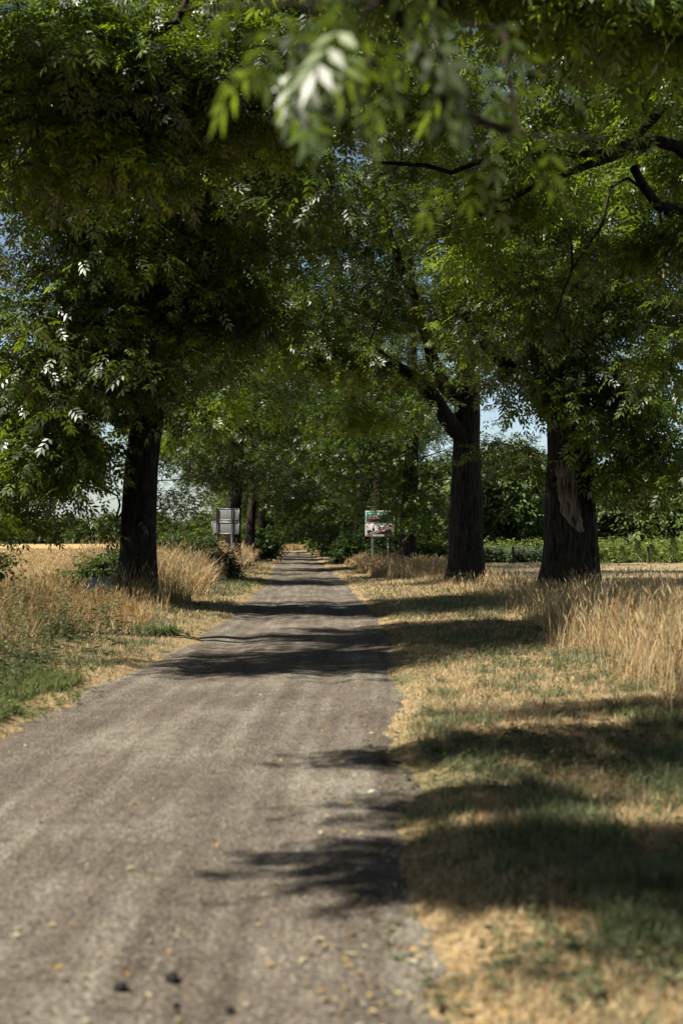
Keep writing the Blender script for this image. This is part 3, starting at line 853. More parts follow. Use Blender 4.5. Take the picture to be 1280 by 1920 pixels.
for k, (x, y, rz, s, lb, g) in enumerate([
        (0.3, 120, 1.2, 1.15, 'ash tree far along the right row, second after the sign trees', ROWR),
        (-6.4, 124, 2.4, 1.25, 'ash tree far along the left row, third past the back of the road sign', ROWL),
        (-0.5, 140, 4.0, 1.05, 'ash tree far along the right row, third after the sign trees', ROWR),
        (-7.0, 142, 5.2, 1.25, 'ash tree far along the left row, fourth past the back of the road sign', ROWL),
        (-1.2, 162, 0.7, 1.0, 'last ash tree of the right row before the cross field', ROWR),
        (-9.6, 165, 3.0, 1.0, 'last ash tree of the left row before the cross field', ROWL)]):
    copy_tree(proto[k % 3], x, y, rz, s, lb, g)
for (x, y, rz, sc_, lb, g) in [(5.8, -1.5, 0.4, 1.0, 'unseen ash tree added behind the viewer on the right to block sky light', ROWR), (-9.5, -9.0, 2.0, 1.0, 'unseen ash tree added behind the viewer on the left to block sky light', ROWL)]:
    copy_tree(proto[1], x, y, rz, sc_, lb, g)  # unseen trees, added to block sky light and deepen the near shade
# tree at the end of the road
b = (-4.0, 185.0, gz(-4.0, 185))
make_tree('field_tree', b, [(0, 0, -0.2), (0, 0, 2), (0.3, 0, 3.2), (0.2, 0, 5)], 0.32, 0.12,
          [(2.4, [(-0.9, 0, 3.4), (-2.0, 0, 5.0)], 0.16, 0.05), (2.2, [(1.0, 0, 3.6), (2.2, 0, 5.2)], 0.15, 0.05)],
          [(-2, 0, 5.6, 1.8, 1.8, 1.2, 1), (2, 0, 5.8, 1.8, 1.8, 1.2, 1), (0, 0, 6.6, 2.5, 2.4, 1.6, 2)], 150, 9, leaf_template(2, 0.2, 0.08, 0.3), 61,
          'small forked tree standing alone where the road ends', 'tree', None, spread=0.5, main_sides=10, mat='far_leaf', step=0.8)

# ------------------------------------------------------------------ background trees and bushes
T_BIG = leaf_template(1, 0.42, 0.20, 0.25)
def bg_proto(seed, H, Rr, label, x, y, low=0.6, n=240, per=20, name='background_tree', group=None, tmpl=T_BIG, cat='tree', spread=0.7, mat='far_leaf', rad=0.16):
    lob = std_lobes(seed, low + 0.9, H - 0.8, Rr, 9, Rr * 0.5)
    return make_tree(name, (x, y, gz(x, y)), [(0, 0, -0.2), (0.05, 0, H * 0.25), (0.0, 0.1, H * 0.65)], rad, rad * 0.3, [], lob, n, per, tmpl, seed, label, cat, group,
                     spread=spread, main_sides=8, mat=mat, step=1.0, min_rad=0.02, droop=0.3)
GR = 'trees in the belt behind the green nursery strip'
pa = bg_proto(71, 7.6, 3.4, 'broad bushy tree behind the nursery, nearest the right picture edge', 29.5, 122, group=GR, mat='belt_leaf')
pb = bg_proto(72, 8.6, 3.0, 'tall bushy tree behind the nursery, close right of the thickest trunk', 25.0, 124, group=GR, mat='belt_leaf')
pc = bg_proto(73, 8.8, 2.6, 'tall narrow tree seen between the two big right trunks', 12.6, 104, low=1.8, group=GR, mat='belt_leaf')
for k, (src, x, y, rz, s, lb) in enumerate([
        (pa, 34.5, 124, 1.0, 1.0, 'bushy tree of the belt partly cut by the right picture edge'),
        (pb, 21.3, 126, 2.0, 1.0, 'bushy tree of the belt hidden mostly by the thickest trunk'),
        (pa, 17.0, 120, 3.0, 0.95, 'low bushy tree of the belt just left of the thickest trunk'),
        (pc, 10.3, 108, 4.1, 0.92, 'narrow tree peeping out just right of the arching-limb ash trunk'),
        (pc, 15.2, 112, 2.2, 0.95, 'narrow tree standing close left of the thickest trunk, behind the nursery'),
        (pb, 8.0, 116, 5.0, 0.95, 'bushy tree of the belt just left of the arching-limb ash trunk'),
        (pa, 4.6, 122, 0.4, 1.05, 'bushy tree of the belt seen above the town sign'),
        (pb, 40, 128, 3.3, 1.1, 'bushy tree beyond the right picture edge, end of the belt'),
        (pa, 0.6, 128, 2.6, 1.0, 'bushy tree of the belt seen left of the town sign')]):
    copy_tree(src, x, y, rz, s, lb, GR)
# trees and bushes past the end of the road
GE = 'trees in the grove beyond the end of the road'
pd = bg_proto(74, 9.5, 2.4, 'slender grove tree left of the lone forked tree at the road end', -8.2, 225, low=4.2, name='grove_tree', group=GE, n=90, per=9)
for (x, y, rz, s, lb) in [(-10.2, 222, 1, 0.95, 'slender grove tree, leftmost under the dark arch'), (-5.4, 232, 2, 1.0, 'slender grove tree just behind the lone forked tree'),
                          (-12.2, 230, 3, 1.0, 'slender grove tree tucked behind the left ash row'), (-1.6, 236, 4, 1.05, 'slender grove tree right of the lone forked tree'),
                          (2.0, 234, 5, 1.0, 'slender grove tree tucked behind the right ash row')]:
    copy_tree(pd, x, y, rz, s, lb, GE)
GB = 'round bushes beyond the end of the road'
pe = bg_proto(75, 3.6, 3.0, 'round pale bush just right of the lone forked tree trunk', -0.8, 212, low=-0.2, name='bush', group=GB, n=110, cat='bush', rad=0.06)
for (x, y, rz, s, lb) in [(-6.8, 214, 1, 1.05, 'round pale bush just left of the lone forked tree trunk'), (-11.0, 216, 2, 1.0, 'round bush beyond the road end under the left ash row'),
                          (4.0, 214, 3, 1.1, 'round bush beyond the road end behind the right ash row'), (-3.4, 222, 4, 1.3, 'tallest round bush right behind the lone forked tree')]:
    copy_tree(pe, x, y, rz, s, lb, GB)
# hedgerow across the wheat field
GH = 'bushes in the hedgerow at the far edge of the wheat'
T_HUGE = leaf_template(1, 0.9, 0.5, 0.4)
pf = bg_proto(76, 6.0, 4.6, 'pale rounded willow bush at the far left end of the hedgerow', -71, 312, low=-0.3, name='hedgerow_bush', group=GH, n=150, per=9, tmpl=T_HUGE, cat='bush', spread=0.9, rad=0.1)
pg = bg_proto(77, 4.6, 4.2, 'low rounded bush of the hedgerow next to the pale willow bush', -65, 310, low=-0.3, name='hedgerow_bush', group=GH, n=130, per=9, tmpl=T_HUGE, cat='bush', spread=0.9, rad=0.1)
hx = [(-78, 1.2, 'hedgerow bush cut by the left picture edge'), (-59.5, 1.0, 'third hedgerow bush from the left, rounded and dark'), (-54.5, 0.9, 'fourth hedgerow bush from the left'),
      (-50, 1.05, 'hedgerow bush under the tip of the hanging ash bough'), (-44.8, 1.0, 'hedgerow bush touching the left side of the leaning ash trunk'),
      (-39.5, 1.1, 'hedgerow bush just right of the leaning ash trunk'), (-34.5, 1.0, 'hedgerow bush left of the utility pole'), (-29.5, 1.1, 'hedgerow bush right of the utility pole'),
      (-25, 1.0, 'hedgerow bush seen left of the grey road sign back'), (-20, 1.15, 'hedgerow bush seen through the left ash row')]
for k, (x, s, lb) in enumerate(hx):
    copy_tree(pf if k % 2 else pg, x, 308 + 5 * math.sin(k * 2.1), k * 1.3, s, lb, GH)
# far wood: one dark mass
def wood(name, x0, x1, y0, h, seed, label):
    r = np.random.default_rng(seed)
    n = 900
    x = r.uniform(x0, x1, n); y = y0 + r.uniform(-12, 25, n)
    top = h * (0.72 + 0.42 * fbm(x * 0.06, y * 0.02 + 3, 3)) * (0.85 + 0.3 * fbm(x * 0.35, y * 0.1, 2))
    z = top * r.uniform(0, 1, n) ** 0.55
    c = np.stack([x, y, z], -1)
    v, f, val = sprays_to_leaves(c, 14, 1.5, leaf_template(1, 1.3, 0.8, 0.6), r, droop=0.2)
    o = np_mesh(name, v, f, M['far_leaf'], attrs={'v': ('FLOAT', val)})
    tag(o, label, 'wood', kind='stuff')
wood('woods', -135, -20, 430, 7.5, 81, 'dark wood on the horizon beyond the wheat field')
wood('woods', -20, 60, 330, 11, 82, 'dark wood on the horizon beyond the end of the road')
wood('woods', 60, 180, 330, 12, 83, 'dark wood on the horizon beyond the nursery')
# small field tree and utility pole
b = (-56.5, 262, -0.1)
make_tree('field_tree', b, [(0, 0, -0.2), (0.1, 0, 1.8), (0, 0, 3.4)], 0.16, 0.08, [], [(0, 0, 3.6, 2.0, 1.8, 1.2, 2), (0.9, 0, 4.6, 1.6, 1.5, 1.0, 1), (-0.9, 0, 4.6, 1.4, 1.4, 0.9, 1)], 70, 10, T_BIG, 62,
          'small dark tree standing alone in the wheat field', 'tree', None, spread=0.6, main_sides=8, mat='far_leaf', step=0.8)

# ------------------------------------------------------------------ box / bar helpers for made things
def box(v0, size, rot=None):
    x, y, z = [s / 2 for s in size]
    P = np.array([(-x, -y, -z), (x, -y, -z), (x, y, -z), (-x, y, -z), (-x, -y, z), (x, -y, z), (x, y, z), (-x, y, z)])
    if rot is not None: P = P @ np.array(rot).T
    P = P + np.array(v0)
    Fc = np.array([(0, 3, 2, 1), (4, 5, 6, 7), (0, 1, 5, 4), (1, 2, 6, 5), (2, 3, 7, 6), (3, 0, 4, 7)])
    return P, Fc
def joined(parts):
    V_ = []; F_ = []; o = 0
    for v, f in parts:
        V_.append(v); F_.append(f + o); o += len(v)
    return np.vstack(V_), np.vstack(F_)
def rot_y(a):
    c, s = math.cos(a), math.sin(a)
    return [[c, 0, s], [0, 1, 0], [-s, 0, c]]
def bevel(o, w, seg=2):
    m = o.modifiers.new('bevel', 'BEVEL'); m.width = w; m.segments = seg; m.limit_method = 'ANGLE'
def flat_mat(name, col, rough=0.5, spec=0.4, metal=0.0, var=0.12, scale=14):
    m, nt, out = new_mat(name)
    tc = N(nt, 'TexCoord')
    n = N(nt, 'TexNoise'); n.inputs['Scale'].default_value = scale; n.inputs['Detail'].default_value = 5
    nt.links.new(tc.outputs['Object'], n.inputs[0])
    c = ramp(nt, n.outputs['Fac'], [(0.35, tuple(k * (1 - var) for k in col)), (0.65, tuple(min(1, k * (1 + var)) for k in col))])
    p = principled(nt, out, c, rough, spec)
    p.inputs['Metallic'].default_value = metal
    return m
M['sign_green'] = flat_mat('sign_green', (0.006, 0.13, 0.075), 0.45)
M['sign_white'] = flat_mat('sign_white', (0.62, 0.62, 0.58), 0.5)
M['sign_red'] = flat_mat('sign_red', (0.42, 0.02, 0.015), 0.5)
M['sign_black'] = flat_mat('sign_black', (0.012, 0.013, 0.014), 0.5)
M['zinc'] = flat_mat('zinc', (0.36, 0.37, 0.38), 0.5, 0.5, 0.5)
M['zinc_back'] = flat_mat('zinc_back', (0.24, 0.235, 0.23), 0.6, 0.4, 0.3)
M['old_wood'] = flat_mat('old_wood', (0.11, 0.085, 0.06), 0.9, 0.1, 0, 0.4, 30)
M['concrete'] = flat_mat('concrete', (0.34, 0.32, 0.28), 0.9, 0.1, 0, 0.25, 9)

def cyl(p0, p1, r, k=12):
    v, f = tube([p0, ((np.array(p0) + np.array(p1)) / 2), p1], [r, r, r], k)
    n = len(v); c = np.array([p1]); 
    cap = np.array([[n, n - k + (j + 1) % k, n - k + j, n - k + j] for j in range(k)])
    v = np.vstack([v, c])
    return v, np.vstack([f, cap])

# town-end sign, facing the camera
PPM = F / 65.6
sb = ((711.5 - 640) / PPM, 65.6, gz((711.5 - 640) / PPM, 65.6))
sign = empty('town_sign', sb)
sign.rotation_euler = (0, 0, R(-20))
tag(sign, 'green and white town end sign with red diagonal bars on two grey posts', 'road sign')
def sx(px): return (px - 711.5) / PPM / math.cos(R(20))
def sz(py): return CAMH + (HOR - py) / PPM - sb[2]
def panel(name, x0, x1, y0, y1, mat, yoff=0.0, th=0.012, parent=sign, sxx=sx, szz=sz, bev=0.0):
    w = sxx(x1) - sxx(x0); h = szz(y0) - szz(y1)
    v, f = box((0, 0, 0), (w, th, h))
    o = np_mesh(name, v, f, mat, parent)
    o.location = ((sxx(x0) + sxx(x1)) / 2, yoff, (szz(y0) + szz(y1)) / 2)
    if bev: bevel(o, bev)
    return o
def poly_prism(name, pts, mat, parent, y0, y1):
    n = len(pts)
    import bmesh
    bm = bmesh.new()
    a = [bm.verts.new((x, y0, z)) for x, z in pts]
    fr = bm.faces.new(a)
    ex = bmesh.ops.extrude_face_region(bm, geom=[fr])
    for v_ in ex['geom']:
        if isinstance(v_, bmesh.types.BMVert): v_.co.y = y1
    bmesh.ops.recalc_face_normals(bm, faces=bm.faces)
    me = bpy.data.meshes.new(name); bm.to_mesh(me); bm.free()
    me.materials.append(mat)
    o = bpy.data.objects.new(name, me); COL.objects.link(o); o.parent = parent
    return o
for px in (697.5, 726.5):
    v, f = cyl((sx(px), 0.055, -0.3), (sx(px), 0.055, sz(956)), 0.038)
    np_mesh('post', v, f, M['zinc'], sign)
up = panel('name_panel', 685, 739, 957.5, 980.3, M['sign_white'], bev=0.008)
fld = panel('green_field', 686.6, 737.4, 959.1, 978.7, M['sign_green'], -0.008, 0.004, up)
fld.location = (0, -0.008, 0)
cxm, czm = 712.0, 968.9
def lp(px, py): return ((px - cxm) / PPM / math.cos(R(20)), (czm - py) / PPM)
# lettering
tcv = bpy.data.curves.new('lettering', 'FONT')
tcv.body = 'Zofi'
tcv.size = 0.36; tcv.extrude = 0.002; tcv.offset = 0.006; tcv.space_character = 1.12
to = bpy.data.objects.new('lettering', tcv); COL.objects.link(to)
dg = bpy.context.evaluated_depsgraph_get()
tm = bpy.data.meshes.new_from_object(to.evaluated_get(dg))
bpy.data.objects.remove(to); 
tm.name = 'lettering'; tm.materials.clear(); tm.materials.append(M['sign_white'])
lt = bpy.data.objects.new('lettering', tm); COL.objects.link(lt); lt.parent = up
lt.rotation_euler = (R(90), 0, 0); lt.location = (lp(690.0, 0)[0], -0.0135, lp(0, 972.3)[1])
poly_prism('red_bar', [lp(687.2, 977.6), lp(689.2, 978.4), lp(736.8, 960.6), lp(736.5, 959.6), lp(734.8, 959.4), lp(687.2, 976.6)], M['sign_red'], up, -0.016, -0.0205)
lo = panel('builtup_panel', 684.3, 739, 981.6, 1005.8, M['sign_white'], bev=0.008)
cxm, czm = 711.65, 993.7
sil = [(688, 1002), (688, 995.5), (689.5, 994.2), (693, 993.6), (695.4, 995.3), (697.5, 995.3), (697.9, 991.5), (698.9, 989.5), (699.9, 985.0), (700.9, 989.5), (702, 991.5), (702.4, 996.5),
       (706.5, 997), (708, 994.8), (711, 993.2), (714.5, 993.8), (717, 996.2), (721, 996.2), (723, 993.6), (727, 992.6), (731, 993.8), (734, 996), (734, 1002)]
poly_prism('skyline_silhouette', [lp(*p) for p in sil][::-1], M['sign_black'], lo, -0.0065, -0.0095)
poly_prism('white_bar_edge', [lp(685.2, 1005.0), lp(690.5, 1005.0), lp(738.4, 987.0), lp(738.4, 982.4), lp(736, 982.4), lp(685.2, 1002.4)], M['sign_white'], lo, -0.0105, -0.0125)
poly_prism('red_bar', [lp(685.4, 1004.9), lp(688.4, 1004.9), lp(738.3, 985.4), lp(738.3, 983.8), lp(737.9, 983.2), lp(685.4, 1003.7)], M['sign_red'], lo, -0.0135, -0.0165)
for py in (964, 973, 987, 1000):
    v, f = box((0, 0.022, 0), (sx(739) - sx(686), 0.02, 0.035))
    o = np_mesh('clamp_rail', v, f, M['zinc'], sign); o.location = (0.0, 0, sz(py))

# the other sign, seen from its back
sb2 = ((423 - 640) / PPM, 65.6, gz((423 - 640) / PPM, 65.6))
sign2 = empty('road_sign', sb2)
sign2.rotation_euler = (0, 0, R(-20))
tag(sign2, 'grey back of a two panel road sign on the left verge', 'road sign')
def sx2(px): return (px - 423) / PPM / math.cos(R(20))
def sz2(py): return CAMH + (HOR - py) / PPM - sb2[2]
for px in (407, 436):
    v, f = cyl((sx2(px), -0.05, -0.3), (sx2(px), -0.05, sz2(952.5)), 0.036)
    np_mesh('post', v, f, M['zinc'], sign2)
for nm, x0, x1, y0, y1 in (('upper_panel', 406, 449, 953.3, 976.5), ('lower_panel', 396, 449, 977.3, 1002)):
    o = panel(nm, x0, x1, y0, y1, M['zinc_back'], 0.02, 0.008, sign2, sx2, sz2, 0.003)
    w = sx2(x1) - sx2(x0); h = sz2(y0) - sz2(y1)
    rim = [box((0, -0.014, h / 2 - 0.012), (w, 0.022, 0.02)), box((0, -0.014, -h / 2 + 0.012), (w, 0.022, 0.02)),
           box((-w / 2 + 0.012, -0.0145, 0), (0.02, 0.021, h - 0.046)), box((w / 2 - 0.012, -0.0145, 0), (0.02, 0.021, h - 0.046))]
    np_mesh('rim', *joined(rim), M['zinc'], o)
for py in (975, 979.5, 1000.5):
    v, f = box((0, 0, 0), (sx2(449) - sx2(406), 0.018, 0.03))
    o = np_mesh('clamp_rail', v, f, M['zinc'], sign2); o.location = ((sx2(449) + sx2(406)) / 2, -0.006, sz2(py))

# utility pole
pb_ = (-25.4, 230, 0)
pole = empty('utility_pole', pb_)
tag(pole, 'slim lattice utility pole standing at the field edge left of the road sign', 'utility pole')
prt = []
for s in (-1, 1):
    prt.append(box((0.16 * s, 0, 4.0), (0.09, 0.16, 8.4)))
for k in range(9):
    prt.append(box((0, 0, 0.6 + k * 0.9), (0.24, 0.12, 0.10)))
np_mesh('lattice_post', *joined(prt), M['concrete'], pole)
np_mesh('crossarm', *box((0, 0, 8.1), (1.5, 0.09, 0.1)), M['zinc'], pole)
for k in (-1, 0, 1):
    v, f = cyl((0.6 * k, 0, 8.15), (0.6 * k, 0, 8.38), 0.05, 8)
    np_mesh('insulator', v, f, M['sign_white'], pole)

# fence posts before the nursery
for k, (px, h, lean, lb) in enumerate([(1052, 1.15, 0.10, 'leaning weathered fence post before the nursery, right of the thickest trunk'),
                                 (962, 1.1, -0.03, 'upright weathered fence post between the two big right trunks'),
                                 (825, 1.15, 0.02, 'weathered fence post just left of the arching-limb ash trunk'),
                                 (1215, 1.1, -0.05, 'weathered fence post before the nursery near the right picture edge')]):
    d = 87.6
    x = (px - 640) / F * d
    P = [(0, 0, -0.2), (lean * 0.3, 0, 0.3), (lean * 0.6, 0.01, 0.7), (lean, 0.0, h)]
    v, f = tube(P, [0.085, 0.08, 0.078, 0.07], 9, None, 0.12, k * 3.0)
    n = len(v); v = np.vstack([v, [(lean, 0, h + 0.02)]]); f = np.vstack([f, [[n, n - 9 + (j + 1) % 9, n - 9 + j, n - 9 + j] for j in range(9)]])
    o = np_mesh('fence_post', v, f, M['old_wood'], smooth=True)
    o.location = (x, d, gz(x, d))
    tag(o, lb, 'fence post', 'weathered posts of the nursery fence')

# pale stone block beside the leaning trunk
import bmesh as _bm
def stone(name, loc, size, seed, mat, label, cat='stone', group=None, boxy=0.0):
    bm = _bm.new()
    _bm.ops.create_icosphere(bm, subdivisions=3, radius=1)
    for v_ in bm.verts:
        c = v_.co.copy()
        m_ = max(abs(c.x), abs(c.y), abs(c.z))
        c = c.lerp(c / m_, boxy)
        c *= 1 + 0.22 * mnoise.noise(c * 1.3 + Vector((seed, 0, 0))) + 0.08 * mnoise.noise(c * 4 + Vector((seed, 3, 0)))
        v_.co = Vector((c.x * size[0], c.y * size[1], c.z * size[2]))
    me = bpy.data.meshes.new(name); bm.to_mesh(me); bm.free(); me.materials.append(mat)
    for p in me.polygons: p.use_smooth = True
    o = bpy.data.objects.new(name, me); COL.objects.link(o); o.location = loc
    o.rotation_euler = (0, 0, seed)
    tag(o, label, cat, group)
    return o
stone('stone_block', (-5.12, 30.3, gz(-5.12, 30.3) + 0.26), (0.26, 0.20, 0.30), 0.4, M['concrete'], 'pale weathered stone block at the foot of the leaning left trunk', 'stone', None, 0.7)
M['dark_stone'] = flat_mat('dark_stone', (0.025, 0.024, 0.024), 0.8, 0.2, 0, 0.3, 60)
for k, (px, py, s, lb) in enumerate([(325, 1818, 0.030, 'larger dark stone on the gravel road, highest of the four'), (229, 1842, 0.026, 'dark stone on the gravel road, leftmost of the four'),
                                     (333, 1861, 0.014, 'smallest dark stone on the gravel road, below the larger one'), (432, 1875, 0.020, 'dark stone on the gravel road, rightmost of the four')]):
    d = F * CAMH / (py - HOR)
    x = (px - 640) / F * d
    stone('road_stone', (x, d, float(road_z(np.array([x]), np.array([d]))[0]) + s * 0.45), (s, s * 0.8, s * 0.62), 2.0 + k, M['dark_stone'], lb, 'stone', 'dark stones on the near road')
# ------------------------------------------------------------------ grass, weeds, wheat
def blades(pos, h, w, lean, col, r, seg=2, curl=1.0):
    """tapering bent blades; pos (n,3), h, w (n), lean (n) as a fraction of the height, col (n,3)"""
    n = len(pos)
    a = r.uniform(0, 2 * np.pi, n)
    sd = np.stack([np.cos(a), np.sin(a), np.zeros(n)], -1)
    b_ = a + r.uniform(-1.2, 1.2, n) + np.pi / 2
    ld = np.stack([np.cos(b_), np.sin(b_), np.zeros(n)], -1)
    ts = np.linspace(0, 1, seg + 1)
    vs = []
    for t in ts[:-1]:
        c = pos + ld * (lean * h * t ** 1.8 * curl)[:, None] + np.array([0, 0, 1.0]) * (h * t * (1 - 0.25 * lean * t))[:, None]
        ww = (w * (1 - 0.55 * t) * 0.5)[:, None]
        vs += [c - sd * ww, c + sd * ww]
    tip = pos + ld * (lean * h * curl)[:, None] + np.array([0, 0, 1.0]) * (h * (1 - 0.25 * lean))[:, None]
    vs.append(tip)
    k = len(vs)
    v = np.stack(vs, 1).reshape(-1, 3)
    base = np.arange(n, dtype=np.int32)[:, None] * k
    fs = [base + np.array([[2 * j, 2 * j + 1, 2 * j + 3, 2 * j + 2]]) for j in range(seg - 1)]
    tri = base + np.array([[k - 3, k - 2, k - 1]])
    c = np.repeat(col, k, axis=0)
    return v, fs, tri, c, tip, ld
def heads(tip, ld, L, w, col, r):
    """seed heads: slim double diamonds standing on the stem tips"""
    n = len(tip)
    d = nrm(ld * r.uniform(0.1, 0.9, (n, 1)) + np.array([0, 0, 1.0]))
    s = nrm(np.cross(d, r.normal(0, 1, (n, 3))))
    u = np.cross(d, s)
    vs = []; fs = []
    b0 = tip - d * (L * 0.15)[:, None]
    m_ = tip + d * (L * 0.35)[:, None]; e = tip + d * L[:, None]
    for q_ in (s, u):
        vs += [b0, m_ + q_ * (w / 2)[:, None], e, m_ - q_ * (w / 2)[:, None]]
    v = np.stack(vs, 1).reshape(-1, 3)
    base = np.arange(n, dtype=np.int32)[:, None] * 8
    f = np.concatenate([base + np.array([[0, 1, 2, 3]]), base + np.array([[4, 5, 6, 7]])])
    return v, f, np.repeat(col, 8, axis=0)

class Acc:
    def __init__(s): s.V = []; s.Q = []; s.T = []; s.C = []; s.n = 0
    def blades(s, *a, **k):
        v, fs, tri, c, tip, ld = blades(*a, **k)
        s.V.append(v); s.C.append(c)
        for f in fs: s.Q.append(f + s.n)
        s.T.append(tri + s.n); s.n += len(v)
        return tip, ld
    def heads(s, *a):
        v, f, c = heads(*a)
        s.V.append(v); s.C.append(c); s.Q.append(f + s.n); s.n += len(v)
    def leaves(s, v, f, c):
        s.V.append(v); s.C.append(c); s.Q.append(f + s.n); s.n += len(v)
    def build(s, name, label, cat, mat=None):
        faces = []
        if s.Q: faces.append(np.vstack(s.Q))
        if s.T: faces.append(np.vstack(s.T))
        o = np_mesh(name, np.vstack(s.V), faces, mat or M['blade'], attrs={'col': ('FLOAT_COLOR', np.clip(np.vstack(s.C), 0, 1))})
        tag(o, label, cat, kind='stuff')
        return o

def pts_in_view(n, d0, d1, power, r, margin=1.0, xlo=None, xhi=None):
    """random ground points inside the view wedge, density falling with distance"""
    t = r.random(n)
    if power == 1: d = d0 * (d1 / d0) ** t
    else: d = (d0 ** (1 - power) + t * (d1 ** (1 - power) - d0 ** (1 - power))) ** (1 / (1 - power))
    x = r.uniform(-1, 1, n) * (0.245 * d + margin)
    return x, d
def pal(r, n, cols, wts, jit=0.18):
    k = r.choice(len(cols), n, p=np.array(wts) / sum(wts))
    c = np.array(cols)[k]
    return c * (1 + r.normal(0, jit, (n, 1))).clip(0.4, 1.7)
STRAW = [(0.74, 0.53, 0.28), (0.62, 0.41, 0.17), (0.80, 0.64, 0.38), (0.45, 0.25, 0.09), (0.70, 0.57, 0.34)]
GREEN = [(0.085, 0.14, 0.03), (0.14, 0.20, 0.05), (0.19, 0.23, 0.08), (0.06, 0.10, 0.025)]
SAGE = [(0.24, 0.26, 0.15), (0.33, 0.34, 0.21), (0.16, 0.19, 0.08)]

# short verge grass ---------------------------------------------------
r = np.random.default_rng(101)
acc = Acc()
for (n, d0, d1, pw, hs) in ((520000, 3.9, 26, 1.5, 1.0), (200000, 26, 150, 2, 1.35)):
    x, y = pts_in_view(n, d0, d1, pw, r)
    u = x - road_c(y)
    e = edge_in(u, y)
    right = u > 0
    gr = fbm(x * 2.6 + 5, y * 1.5, 3)                       # green patches
    gr2 = fbm(x * 8 + 1, y * 7 + 8, 2)
    gfac = sstep(0.47, 0.60, gr * 0.7 + gr2 * 0.3)
    # brighter green strip along the left edge close to the camera and in front of the signs
    gfac = np.maximum(gfac, sstep(0.3, 0.5, gr2) * np.exp(-((u + 2.7) / 0.75) ** 2) * ((y < 17) | ((y > 37) & (y < 62))) * 0.95)
    gfac = np.where(right & (y > 34), gfac * 0.4, gfac) * np.where(right, 0.8, 0.9)
    lim = np.where(right, 4.2, 2.3)
    dens = sstep(-0.06, 0.5, e) * (1 - sstep(lim, lim + 1.2, e)) * (0.35 + 0.65 * sstep(0.32, 0.55, fbm(x * 2.5, y * 2.5, 3)))
    ridge = np.exp(-(u / 0.22) ** 2) * (fbm(y * 0.35, y * 0 + 3, 2) > 0.55) * (y > 24) * 0.35 * (fbm(x * 3, y * 1.1 + 7, 2) > 0.5)
    keep = r.random(n) < np.maximum(dens, ridge)
    x, y, e, gfac, u = x[keep], y[keep], e[keep], gfac[keep], u[keep]
    n = len(x)
    isg = r.random(n) < gfac
    col = np.where(isg[:, None], pal(r, n, GREEN + SAGE, [1.5, 2.5, 3, 0.3, 3.5, 3.5, 1.2]), pal(r, n, STRAW + SAGE, [4, 3, 4, 1, 2, 1.5, 1, 0.6]))
    h = r.uniform(0.02, 0.075, n) * hs * (1 + 0.9 * isg) * (0.6 + 0.9 * fbm(x * 1.7, y * 1.7 + 30, 2)) * (0.55 + 0.5 * sstep(0.0, 0.8, e))
    w = r.uniform(0.0035, 0.007, n) * np.maximum(1, y / 12)
    pos = np.stack([x, y, ground_z(x, y) - 0.005], -1)
    pos[:, 2] = np.maximum(pos[:, 2], -0.02)
    acc.blades(pos, h, w, r.uniform(0.2, 1.1, n), col, r, seg=2)
acc.build('verge_grass', 'short dry grass with green patches along both road edges', 'grass')

r = np.random.default_rng(102)
acc = Acc(); n = 26000
y = r.uniform(10.2, 15.5, n); u = -1.75 - np.abs(r.normal(0, 0.75, n)); x = road_c(y) + u
keep = (r.random(n) < sstep(0.42, 0.6, fbm(x * 2.4 + 9, y * 1.6, 3))) & (edge_in(u, y) > 0.12)
x, y = x[keep], y[keep]; n = len(x)
acc.blades(np.stack([x, y, ground_z(x, y) - 0.005], -1), r.uniform(0.06, 0.16, n), r.uniform(0.005, 0.009, n), r.uniform(0.2, 1.0, n), pal(r, n, [(0.15, 0.22, 0.05), (0.24, 0.29, 0.09), (0.12, 0.17, 0.04), (0.42, 0.38, 0.18)], [4, 3, 2, 3]), r, seg=2)
acc.build('verge_grass', 'fresh green grass clump at the near left road edge', 'grass')

